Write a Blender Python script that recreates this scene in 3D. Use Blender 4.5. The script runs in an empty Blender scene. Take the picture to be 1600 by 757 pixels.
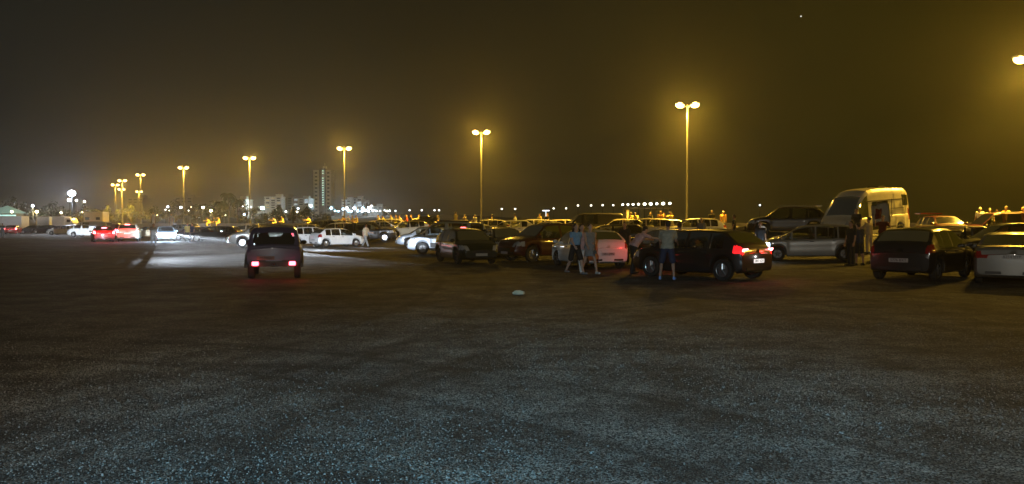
import bpy, bmesh, math, random
from mathutils import Vector, Matrix
random.seed(7)
R = math.radians
sc = bpy.context.scene
C = sc.collection

# ------------------------------------------------------------------ camera
FPX = 1209.0; HOR = 350.0; CAMH = 1.7
cam_d = bpy.data.cameras.new("camera"); cam = bpy.data.objects.new("camera", cam_d); C.objects.link(cam)
cam_d.lens = 36 * FPX / 1600; cam_d.sensor_width = 36; cam_d.clip_end = 6000; cam_d.clip_start = .1
cam.location = (0, 0, CAMH)
cam.rotation_euler = (R(90) - math.atan((378.5 - HOR) / FPX), 0, 0)
sc.camera = cam

# ------------------------------------------------------------------ world: night sky over a lit town
w = bpy.data.worlds.new("World"); sc.world = w; w.use_nodes = True
nt = w.node_tree; nt.nodes.clear()
def wn(t): return nt.nodes.new(t)
out = wn("ShaderNodeOutputWorld"); bg = wn("ShaderNodeBackground"); tc = wn("ShaderNodeTexCoord"); sep = wn("ShaderNodeSeparateXYZ")
nt.links.new(tc.outputs["Generated"], sep.inputs[0])
rx = wn("ShaderNodeValToRGB"); mr = wn("ShaderNodeMapRange"); mr.inputs[1].default_value = -.62; mr.inputs[2].default_value = .62
nt.links.new(sep.outputs[0], mr.inputs[0]); nt.links.new(mr.outputs[0], rx.inputs[0])
e = rx.color_ramp.elements
e[0].position = 0; e[0].color = (.0085, .0105, .0098, 1)
e[1].position = 1; e[1].color = (.0290, .0205, .0012, 1)
m1 = e.new(.5); m1.color = (.0200, .0160, .0065, 1)
# horizon glow of the town, fading with height
mz = wn("ShaderNodeMapRange"); mz.inputs[1].default_value = 0; mz.inputs[2].default_value = .34; mz.inputs[3].default_value = 1.0; mz.inputs[4].default_value = .86
nt.links.new(sep.outputs[2], mz.inputs[0])
mul = wn("ShaderNodeVectorMath"); mul.operation = 'SCALE'
nt.links.new(rx.outputs[0], mul.inputs[0]); nt.links.new(mz.outputs[0], mul.inputs[3])
sn = wn("ShaderNodeTexNoise"); sn.inputs["Scale"].default_value = 3.2; sn.inputs["Detail"].default_value = 5; nt.links.new(tc.outputs["Generated"], sn.inputs["Vector"])
sr = wn("ShaderNodeMapRange"); sr.inputs[1].default_value = .3; sr.inputs[2].default_value = .7; sr.inputs[3].default_value = .86; sr.inputs[4].default_value = 1.14; nt.links.new(sn.outputs[0], sr.inputs[0])
mul2 = wn("ShaderNodeVectorMath"); mul2.operation = 'SCALE'; nt.links.new(mul.outputs[0], mul2.inputs[0]); nt.links.new(sr.outputs[0], mul2.inputs[3])
nt.links.new(mul2.outputs[0], bg.inputs[0]); bg.inputs[1].default_value = .9
nt.links.new(bg.outputs[0], out.inputs[0])

sc.view_settings.view_transform = 'Standard'; sc.view_settings.look = 'None'
sc.view_settings.gamma = 1; sc.view_settings.exposure = 0
try: sc.view_settings.use_curve_mapping = False
except Exception: pass
cy = sc.cycles
cy.use_denoising = True
try: cy.denoiser = 'OPENIMAGEDENOISE'
except Exception: pass
cy.max_bounces = 5; cy.diffuse_bounces = 2; cy.glossy_bounces = 3; cy.transmission_bounces = 4; cy.transparent_max_bounces = 10; cy.volume_bounces = 0
cy.sample_clamp_indirect = 2.0; cy.sample_clamp_direct = 0
cy.use_light_tree = True
cy.caustics_reflective = False; cy.caustics_refractive = False

SODIUM = (1.0, .56, .055)
COOL = (.50, .72, 1.0)

# ------------------------------------------------------------------ helpers
def P(px, d): return ((px - 800) / FPX * d, d)
WA = (30.4, 47.9); WD = (-.7006, .7136)      # sea wall: a point and its direction
WN = (-.7136, -.7006)                         # towards the car park
def wall_at(px):
    k = (px - 800) / FPX
    t = (WA[0] - WA[1] * k) / (-WD[0] + WD[1] * k)
    return WA[0] + WD[0] * t, WA[1] + WD[1] * t
def sm(a, b, x):
    t = max(0, min(1, (x - a) / (b - a))); return t * t * (3 - 2 * t)
def G(x, y):
    dw = (x - WA[0]) * WN[0] + (y - WA[1]) * WN[1]
    g = .6 * (1 - sm(10, 22, dw))
    m = 1.0 * sm(38.2, 41.2, y) * sm(11.5, 15, x)
    return max(g, m) if dw > -6 else .6

def tag(o, label=None, cat=None, group=None, kind=None):
    if label: o['label'] = label
    if cat: o['category'] = cat
    if group: o['group'] = group
    if kind: o['kind'] = kind
    return o
def empty(name, loc=(0, 0, 0), rz=0):
    o = bpy.data.objects.new(name, None); C.objects.link(o); o.location = loc; o.rotation_euler = (0, 0, rz); o.empty_display_size = .1
    return o
def link(name, me, m=None, parent=None, smooth=None):
    o = bpy.data.objects.new(name, me); C.objects.link(o)
    if m is not None:
        me.materials.clear(); me.materials.append(m)
    if parent is not None: o.parent = parent
    return o
def from_bm(name, bm, m=None, parent=None, smooth=35):
    me = bpy.data.meshes.new(name); bm.normal_update(); bm.to_mesh(me); bm.free()
    if smooth:
        for p in me.polygons: p.use_smooth = True
        me.set_sharp_from_angle(angle=R(smooth))
    return link(name, me, m, parent)
def copy_tree(o, parent=None):
    c = o.copy(); C.objects.link(c); c.parent = parent
    for ch in o.children: copy_tree(ch, c)
    return c
def box(bm, c, s, bev=0, rot=None):
    r = bmesh.ops.create_cube(bm, size=1)
    vs = r['verts']
    bmesh.ops.scale(bm, vec=s, verts=vs)
    if bev:
        es = list({e for v in vs for e in v.link_edges})
        rr = bmesh.ops.bevel(bm, geom=es, offset=bev, segments=2, affect='EDGES')
        vs = list({v for f in rr['faces'] for v in f.verts} | set(v for v in vs if v.is_valid))
    if rot is not None: bmesh.ops.rotate(bm, cent=(0, 0, 0), matrix=rot, verts=vs)
    bmesh.ops.translate(bm, vec=c, verts=vs)
    return vs
def tube(bm, p0, p1, r0, r1=None, n=10, cap=True):
    r1 = r0 if r1 is None else r1
    p0 = Vector(p0); p1 = Vector(p1); d = p1 - p0
    r = bmesh.ops.create_cone(bm, cap_ends=cap, segments=n, radius1=r0, radius2=r1, depth=d.length)
    q = Vector((0, 0, 1)).rotation_difference(d.normalized()).to_matrix()
    bmesh.ops.rotate(bm, cent=(0, 0, 0), matrix=q, verts=r['verts'])
    bmesh.ops.translate(bm, vec=(p0 + p1) / 2, verts=r['verts'])
    return r['verts']
SPH = {}
def ball(bm, c, s, seg=12, rot=None):
    if isinstance(s, (int, float)): s = (s, s, s)
    nr = max(6, seg * 2 // 3)
    if seg not in SPH:
        SPH[seg] = [[(math.sin(math.pi * k / nr) * math.cos(6.283185 * q / seg), math.sin(math.pi * k / nr) * math.sin(6.283185 * q / seg), math.cos(math.pi * k / nr)) for q in range(seg if 0 < k < nr else 1)] for k in range(nr + 1)]
    c = Vector(c); rows = []
    for ring in SPH[seg]:
        r = []
        for p in ring:
            v = Vector((p[0] * s[0], p[1] * s[1], p[2] * s[2]))
            if rot is not None: v = rot @ v
            r.append(bm.verts.new(v + c))
        rows.append(r)
    for a, d in zip(rows, rows[1:]):
        for q in range(seg):
            f = [a[q % len(a)], d[q % len(d)], d[(q + 1) % len(d)], a[(q + 1) % len(a)]]
            f = list(dict.fromkeys(f))
            bm.faces.new(f)
def setmat(o, m):
    if o.material_slots:
        o.material_slots[0].link = 'OBJECT'; o.material_slots[0].material = m

# ------------------------------------------------------------------ materials
MATS = {}
def pbr(name, col, rough=.6, metal=0, coat=0, spec=.5, noise=0, nscale=8, bump=0):
    if name in MATS: return MATS[name]
    m = bpy.data.materials.new(name); m.use_nodes = True; t = m.node_tree; b = t.nodes["Principled BSDF"]
    b.inputs["Base Color"].default_value = (*col, 1); b.inputs["Roughness"].default_value = rough; b.inputs["Metallic"].default_value = metal
    b.inputs["Coat Weight"].default_value = coat; b.inputs["Coat Roughness"].default_value = .06; b.inputs["Specular IOR Level"].default_value = spec
    if noise or bump:
        tx = t.nodes.new("ShaderNodeTexCoord"); n = t.nodes.new("ShaderNodeTexNoise"); n.inputs["Scale"].default_value = nscale; n.inputs["Detail"].default_value = 6
        t.links.new(tx.outputs["Object"], n.inputs["Vector"])
        if noise:
            r = t.nodes.new("ShaderNodeValToRGB"); r.color_ramp.elements[0].position = .3; r.color_ramp.elements[1].position = .7
            r.color_ramp.elements[0].color = (*[c * (1 - noise) for c in col], 1); r.color_ramp.elements[1].color = (*[min(1, c * (1 + noise)) for c in col], 1)
            t.links.new(n.outputs[0], r.inputs[0]); t.links.new(r.outputs[0], b.inputs["Base Color"])
        if bump:
            bp = t.nodes.new("ShaderNodeBump"); bp.inputs["Strength"].default_value = bump; bp.inputs["Distance"].default_value = .02
            t.links.new(n.outputs[0], bp.inputs["Height"]); t.links.new(bp.outputs[0], b.inputs["Normal"])
    MATS[name] = m; return m
def emis(name, col, st, sample=False):
    if name in MATS: return MATS[name]
    m = bpy.data.materials.new(name); m.use_nodes = True; t = m.node_tree; b = t.nodes["Principled BSDF"]
    b.inputs["Base Color"].default_value = (*[c * .5 for c in col], 1)
    b.inputs["Emission Color"].default_value = (*col, 1); b.inputs["Emission Strength"].default_value = st
    if not sample: m.cycles.emission_sampling = 'NONE'
    MATS[name] = m; return m
def paint(name, col, metal=.0, rough=.34):
    return pbr("paint_" + name, col, rough, metal, coat=.8, noise=.06, nscale=3)
def glass(name="tinted_glass", tint=(.55, .58, .57), dark=.42):
    if name in MATS: return MATS[name]
    m = bpy.data.materials.new(name); m.use_nodes = True; t = m.node_tree; t.nodes.clear()
    o = t.nodes.new("ShaderNodeOutputMaterial"); tr = t.nodes.new("ShaderNodeBsdfTransparent"); gl = t.nodes.new("ShaderNodeBsdfGlossy"); mx = t.nodes.new("ShaderNodeMixShader"); fr = t.nodes.new("ShaderNodeFresnel")
    tr.inputs[0].default_value = (*tint, 1); gl.inputs["Roughness"].default_value = .05; gl.inputs["Color"].default_value = (1, 1, 1, 1); fr.inputs[0].default_value = 1.5
    t.links.new(fr.outputs[0], mx.inputs[0]); t.links.new(tr.outputs[0], mx.inputs[1]); t.links.new(gl.outputs[0], mx.inputs[2]); t.links.new(mx.outputs[0], o.inputs[0])
    MATS[name] = m; return m
GL = glass(); GLD = glass("privacy_glass", (.22, .22, .22))
TYRE = pbr("tyre_rubber", (.018, .018, .018), .8); RIM = pbr("alloy_rim", (.45, .45, .46), .3, .9); RIMD = pbr("steel_rim", (.12, .12, .12), .4, .6)
PLAST = pbr("black_plastic", (.02, .02, .021), .55); SEAT = pbr("seat_cloth", (.05, .05, .055), .9); CHROME = pbr("chrome_trim", (.7, .7, .7), .15, 1)
HL = pbr("headlamp_lens", (.55, .57, .6), .12, .3, coat=1); TL = pbr("tail_lens", (.28, .01, .012), .15, 0, coat=1)
HLON = emis("headlamp_lit", (.80, .92, 1), 60); HLBLUE = emis("headlamp_lit_blue", (.55, .78, 1), 14)
TLON = emis("tail_lamp_lit", (1, .10, .15), 9); TLBRAKE = emis("brake_lamp_lit", (1, .10, .13), 26); TLDIM = emis("tail_lamp_dim", (1, .03, .03), .55)
PLATE = pbr("plate_white", (.42, .42, .41), .5); PLATELIT = emis("plate_lit", (1, .97, .92), 1.0); INK = pbr("plate_ink", (.015, .015, .02), .5)
SKIN = pbr("skin_tan", (.42, .24, .16), .55); SKIN2 = pbr("skin_light", (.52, .33, .24), .55)
HAIR = pbr("hair_dark", (.018, .012, .009), .6); HAIRB = pbr("hair_fair", (.40, .29, .14), .6); HAIRW = pbr("hair_white", (.7, .68, .62), .6)
def cloth(name, col): return pbr("cloth_" + name, col, .9, noise=.15, nscale=12)
CONC = pbr("concrete", (.34, .33, .30), .85, noise=.22, nscale=1.3, bump=.3)
STEEL = pbr("galvanised_steel", (.50, .50, .48), .45, .5); DARKSTEEL = pbr("dark_steel", (.06, .06, .06), .5, .5)

# ------------------------------------------------------------------ ground
def ground_mat():
    m = bpy.data.materials.new("worn_asphalt"); m.use_nodes = True; t = m.node_tree; b = t.nodes["Principled BSDF"]
    L = t.links.new; N = t.nodes.new
    g = N("ShaderNodeNewGeometry")
    def noise(s, d=4, r=.6):
        n = N("ShaderNodeTexNoise"); n.inputs["Scale"].default_value = s; n.inputs["Detail"].default_value = d; n.inputs["Roughness"].default_value = r
        L(g.outputs["Position"], n.inputs["Vector"]); return n
    def ramp(src, a, b_, ca, cb):
        r = N("ShaderNodeValToRGB"); r.color_ramp.elements[0].position = a; r.color_ramp.elements[1].position = b_
        r.color_ramp.elements[0].color = (*ca, 1); r.color_ramp.elements[1].color = (*cb, 1); L(src, r.inputs[0]); return r
    def mixm(a, b_, mode='MULTIPLY', f=1):
        x = N("ShaderNodeMix"); x.data_type = 'RGBA'; x.blend_type = mode; x.inputs[0].default_value = f; L(a, x.inputs[6]); L(b_, x.inputs[7]); return x
    v = N("ShaderNodeTexVoronoi"); v.inputs["Scale"].default_value = 78; L(g.outputs["Position"], v.inputs["Vector"])
    v2 = N("ShaderNodeTexVoronoi"); v2.inputs["Scale"].default_value = 24; L(g.outputs["Position"], v2.inputs["Vector"])
    # stone colours: one random tone per chip
    sp = N("ShaderNodeSeparateColor"); L(v.outputs["Color"], sp.inputs[0])
    chips = ramp(sp.outputs[0], .35, 1.0, (.012, .012, .012), (.27, .27, .255))
    patches = ramp(noise(.35, 5, .65).outputs[0], .32, .68, (.62, .62, .62), (1.25, 1.22, 1.18))
    fine = ramp(noise(2.6, 6, .7).outputs[0], .3, .7, (.72, .72, .72), (1.2, 1.2, 1.2))
    c = mixm(chips.outputs[0], patches.outputs[0]); c = mixm(c.outputs[2], fine.outputs[0])
    # oil and tyre stains
    st = ramp(noise(.13, 3, .5).outputs[0], .40, .52, (.72, .70, .68), (1, 1, 1)); c = mixm(c.outputs[2], st.outputs[0])
    big = ramp(noise(.9, 6, .72).outputs[0], .40, .60, (.42, .42, .42), (1.45, 1.45, 1.45)); c = mixm(c.outputs[2], big.outputs[0])
    # tyre tracks: pairs of wide worn arcs
    brk = noise(1.7, 5, .7)
    for (cx, cy, r, dk) in ((-9, -3, 13.2, .5), (-9, -3, 14.7, .5), (14, 2, 16.5, .55), (14, 2, 18.0, .55), (2, 60, 49.5, .6), (2, 60, 51.0, .6), (-40, 20, 38, .55), (-40, 20, 39.5, .55)):
        vs_ = N("ShaderNodeVectorMath"); vs_.operation = 'DISTANCE'; L(g.outputs["Position"], vs_.inputs[0]); vs_.inputs[1].default_value = (cx, cy, 0)
        sb = N("ShaderNodeMath"); sb.operation = 'SUBTRACT'; L(vs_.outputs["Value"], sb.inputs[0]); sb.inputs[1].default_value = r
        ab = N("ShaderNodeMath"); ab.operation = 'ABSOLUTE'; L(sb.outputs[0], ab.inputs[0])
        ad = N("ShaderNodeMath"); ad.operation = 'MULTIPLY_ADD'; L(brk.outputs[0], ad.inputs[0]); ad.inputs[1].default_value = .35; L(ab.outputs[0], ad.inputs[2])
        tr = ramp(ad.outputs[0], .18, .34, (dk, dk, dk), (1, 1, 1)); c = mixm(c.outputs[2], tr.outputs[0])
    L(c.outputs[2], b.inputs["Base Color"]); b.inputs["Roughness"].default_value = .82; b.inputs["Specular IOR Level"].default_value = .35
    b1 = N("ShaderNodeBump"); b1.inputs["Strength"].default_value = .75; b1.inputs["Distance"].default_value = .012; b1.invert = True; L(v.outputs["Distance"], b1.inputs["Height"])
    b2 = N("ShaderNodeBump"); b2.inputs["Strength"].default_value = .6; b2.inputs["Distance"].default_value = .03; L(noise(9, 5, .7).outputs[0], b2.inputs["Height"]); L(b1.outputs[0], b2.inputs["Normal"])
    L(b2.outputs[0], b.inputs["Normal"])
    return m
GM = ground_mat()
def axis(lims):
    r = []
    for a, b, s in lims:
        x = a
        while x < b - 1e-6: r.append(x); x += s
    r.append(lims[-1][1]); return r
xs = axis([(-3000, -400, 400), (-400, -120, 40), (-120, 60, 2.0), (60, 120, 10), (120, 600, 80), (600, 3000, 400)])
ys = axis([(-60, 0, 10), (0, 30, 3), (30, 38, 2), (38, 42, .5), (42, 110, 2.0), (110, 260, 10), (260, 1000, 74), (1000, 4000, 500)])
vs = [(x, y, G(x, y) + (.012 * math.sin(x * .9) * math.sin(y * .7 + 1) if y < 40 else 0)) for y in ys for x in xs]
nx = len(xs)
fs = [(j * nx + i, j * nx + i + 1, (j + 1) * nx + i + 1, (j + 1) * nx + i) for j in range(len(ys) - 1) for i in range(nx - 1)]
me = bpy.data.meshes.new("ground"); me.from_pydata(vs, [], fs)
for p in me.polygons: p.use_smooth = True
tag(link("ground", me, GM), kind='structure')

# loose stones on the near ground
def gravel():
    rnd = random.Random(3); V = []; F = []
    for _ in range(30000):
        y = 3.6 + 10 * rnd.random() ** 1.7; x = (rnd.random() * 2 - 1) * (y * .72 + .6)
        s = rnd.uniform(.0035, .0085) * (1.5 if rnd.random() < .05 else 1)
        a = rnd.random() * 6.28; b = len(V); z0 = -.001
        k = [rnd.uniform(.6, 1.3) for _ in range(5)]
        for q in range(5):
            V.append((x + math.cos(a + q * 1.2566) * s * k[q], y + math.sin(a + q * 1.2566) * s * k[q] * .8, z0))
        for q in range(3):
            V.append((x + math.cos(a + q * 2.09 + .5) * s * .5, y + math.sin(a + q * 2.09 + .5) * s * .5, z0 + s * rnd.uniform(.7, 1.2)))
        F += [(b, b + 1, b + 5), (b + 1, b + 2, b + 6, b + 5), (b + 2, b + 3, b + 6), (b + 3, b + 4, b + 7, b + 6), (b + 4, b, b + 5, b + 7), (b + 5, b + 6, b + 7)]
    # follow the gentle undulation of the ground
    V = [(x, y, z + .012 * math.sin(x * .9) * math.sin(y * .7 + 1)) for x, y, z in V]
    me = bpy.data.meshes.new("gravel"); me.from_pydata(V, [], F)
    o = link("gravel", me, pbr("gravel_stone", (.14, .14, .13), .75, noise=.6, nscale=40)); tag(o, kind='stuff', label='loose grey gravel and grit over the near asphalt')
gravel()

# sea beyond the wall, and the far shore
bm = bmesh.new()
def along(t, off, z): return (WA[0] + WD[0] * t - WN[0] * off, WA[1] + WD[1] * t - WN[1] * off, z)
for a in [along(-200, 7, .64), along(700, 7, .64), (-300, 3500, .64), (2500, 3500, .64), (2500, -200, .64)]: bm.verts.new(a)
bm.faces.new(bm.verts)
o = from_bm("sea_water", bm, pbr("sea_water", (.006, .010, .016), .18, noise=.1, nscale=.6, bump=.35), smooth=0); tag(o, kind='structure')
xs2 = axis([(-700, 500, 25)]); bm = bmesh.new(); rows = []
for j, (y, h) in enumerate([(330, .5), (360, 1.5), (420, 3.2), (520, 6.5), (620, 8.5), (800, 9.5), (1100, 12)]):
    rows.append([bm.verts.new((x, y + 14 * math.sin(x * .02 + j), .5 + (h - .5) * (1 - .75 * sm(-60, 160, x)) * (1 + .12 * math.sin(x * .031 + j)))) for x in xs2])
for j in range(len(rows) - 1):
    for i in range(len(xs2) - 1): bm.faces.new((rows[j][i], rows[j][i + 1], rows[j + 1][i + 1], rows[j + 1][i]))
tag(from_bm("far_shore", bm, pbr("shore_earth", (.06, .055, .045), .95, noise=.4, nscale=.05)), kind='structure')

# ------------------------------------------------------------------ sea wall and promenade
WT = 1.66
def strip(bm, t0, t1, o0, o1, z0, z1, step=None):
    step = step or (t1 - t0); t = t0
    while t < t1 - 1e-6:
        tt = min(t + step, t1)
        v = [bm.verts.new(along(*q)) for q in [(t, o0, z0), (tt, o0, z0), (tt, o1, z0), (t, o1, z0), (t, o0, z1), (tt, o0, z1), (tt, o1, z1), (t, o1, z1)]]
        for f in [(0, 1, 2, 3), (4, 5, 6, 7), (0, 1, 5, 4), (1, 2, 6, 5), (2, 3, 7, 6), (3, 0, 4, 7)]: bm.faces.new([v[i] for i in f])
        t = tt + (.02 if step < t1 - t0 else 0)
bm = bmesh.new(); strip(bm, -60, 235, 0, .45, -.2, WT + .02, 6)
swo = from_bm("sea_wall", bm, CONC, smooth=0); tag(swo, 'long low pale concrete sea wall behind the rows of parked cars', 'wall')
bm = bmesh.new(); strip(bm, -60, 235, -.07, .52, WT + .025, WT + .105, 6)
from_bm("coping", bm, pbr("coping_concrete", (.42, .41, .37), .8, noise=.15, nscale=2), swo, smooth=0)
bm = bmesh.new(); strip(bm, -60, 235, .53, 7, -.2, WT)
tag(from_bm("promenade", bm, pbr("paving", (.25, .24, .22), .85, noise=.2, nscale=2), smooth=0), kind='structure')

# ------------------------------------------------------------------ sodium street lamps
BULB = emis("sodium_glow", (1, .66, .22), 11)
def lamp_proto():
    root = empty("street_lamp")
    bm = bmesh.new(); H = 10.5
    tube(bm, (0, 0, 0), (0, 0, .5), .17, .15, 14); tube(bm, (0, 0, .5), (0, 0, H), .085, .05, 12)
    box(bm, (0, 0, .02), (.5, .5, .04), .01)
    from_bm("pole", bm, pbr("weathered_steel", (.10, .10, .095), .6, .3, noise=.2, nscale=3), root)
    bm = bmesh.new()
    for s in (-1, 1): tube(bm, (0, 0, H - .15), (s * .36, 0, H + .02), .035, .03, 8)
    tube(bm, (0, 0, H - .02), (0, 0, H + .1), .07, .04, 10)
    from_bm("bracket", bm, STEEL, root)
    for s in (-1, 1):
        rot = Matrix.Rotation(s * R(14), 3, 'Y').transposed()
        bm = bmesh.new(); box(bm, (s * .66, 0, H + .15), (.84, .52, .12), .05, Matrix.Rotation(-s * R(10), 3, 'Y'))
        hd = from_bm("lamp_head", bm, STEEL, root)
        bm = bmesh.new(); ball(bm, (s * .66, 0, H + .035), (.39, .30, .25), 16, Matrix.Rotation(-s * R(10), 3, 'Y'))
        from_bm("bulb_cover", bm, BULB, hd)
        for typ, en in (('SPOT', 36000), ('POINT', 4000)):
            ld = bpy.data.lights.new("sodium_light", typ); ld.color = SODIUM; ld.energy = en; ld.shadow_soft_size = .16
            if typ == 'SPOT': ld.spot_size = R(140); ld.spot_blend = .6
            lo = bpy.data.objects.new("sodium_light", ld); C.objects.link(lo); lo.parent = root; lo.location = (s * .66, 0, H - .30)
    return root
LP = lamp_proto()
lamps = [ # px, height above horizon in px, label bit
 (1605, 254, 'tall twin sodium street lamp at the right edge, only its left head in frame'),
 (1073, 184, 'tall twin sodium street lamp right of centre above the black hatchback'),
 (752, 142, 'tall twin sodium street lamp at the centre above the dark compact hatchback'),
 (538.5, 117, 'twin sodium street lamp just right of the tower block'),
 (390.5, 102, 'twin sodium street lamp directly above the dark jeep'),
 (287.5, 87, 'twin sodium street lamp above the two people in front of the parked cars'),
 (220.5, 76, 'taller of the two sodium lamps one above the other over the cream roofed car'),
 (192, 67, 'highest lamp of the tight far left cluster of sodium lamps'),
 (181, 60.5, 'leftmost sodium lamp of the far cluster'),
 (190.5, 53.5, 'lowest sodium lamp of the far left cluster'),
 (218, 50, 'lower of the two sodium lamps one above the other over the cream roofed car'),
 (None, (50.5, 30.5), 'sodium lamp further along the row, out of the frame on the right'),
 (None, (69.5, 11.5), 'second sodium lamp further along the row, out of the frame on the right')]
first = True; far_ld = {}
for px, h, lab in lamps:
    if px is None: x, y = h
    else:
        y = (10.5 + WT - CAMH) * FPX / h; x, _ = P(px, y)
    o = LP if first else copy_tree(LP); first = False
    dwl = (x - WA[0]) * WN[0] + (y - WA[1]) * WN[1]
    if px is not None and not -7 < dwl < -.6:      # off the promenade: stands on the ground
        y = (10.5 + .6 - CAMH) * FPX / h; x, _ = P(px, y)
    o.location = (x, y, WT if -7 < dwl < -.6 else .6); o.rotation_euler = (0, 0, R(-8 if px != 1605 else 0))
    if px is not None and px < 230:
        for ch in o.children:
            if ch.type == 'LIGHT':
                ch.data = far_ld.setdefault(ch.data.name, ch.data.copy()); ch.data.energy = 1700 if ch.data.type == 'POINT' else 20000
    tag(o, lab, 'street lamp', 'twin sodium street lamps along the sea wall')

# cool white lamp on a post behind the photographer
root = empty("park_lamp", (-1.8, -7.0, 0)); tag(root, 'short steel lamp post with one cool white lantern behind the viewpoint', 'street lamp')
bm = bmesh.new(); tube(bm, (0, 0, 0), (0, 0, 4.4), .08, .05, 12); tube(bm, (0, 0, 4.35), (0, .5, 4.5), .035, .03, 8); from_bm("pole", bm, STEEL, root)
bm = bmesh.new(); box(bm, (0, .75, 4.53), (.3, .6, .09), .03); hd = from_bm("lamp_head", bm, DARKSTEEL, root)
bm = bmesh.new(); box(bm, (0, .75, 4.475), (.24, .5, .02)); from_bm("diffuser", bm, emis("cool_diffuser", COOL, 20), hd)
for typ, col, en in (('SPOT', (.02, .50, .86), 10500), ('POINT', (1, .93, .80), 4200)):  # the warm point is added fill to brighten people and cars
    ld = bpy.data.lights.new("park_light", typ); ld.color = col; ld.energy = en; ld.shadow_soft_size = .1
    lo = bpy.data.objects.new("park_light", ld); C.objects.link(lo); lo.parent = root; lo.location = (0, .75, 4.37)
    if typ == 'SPOT':
        ld.spot_size = R(50); ld.spot_blend = 1.0
        lo.rotation_euler = (Vector((-.4, 2.2, 0)) - Vector((-1.8, -6.25, 4.37))).to_track_quat('-Z', 'Y').to_euler()

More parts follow.
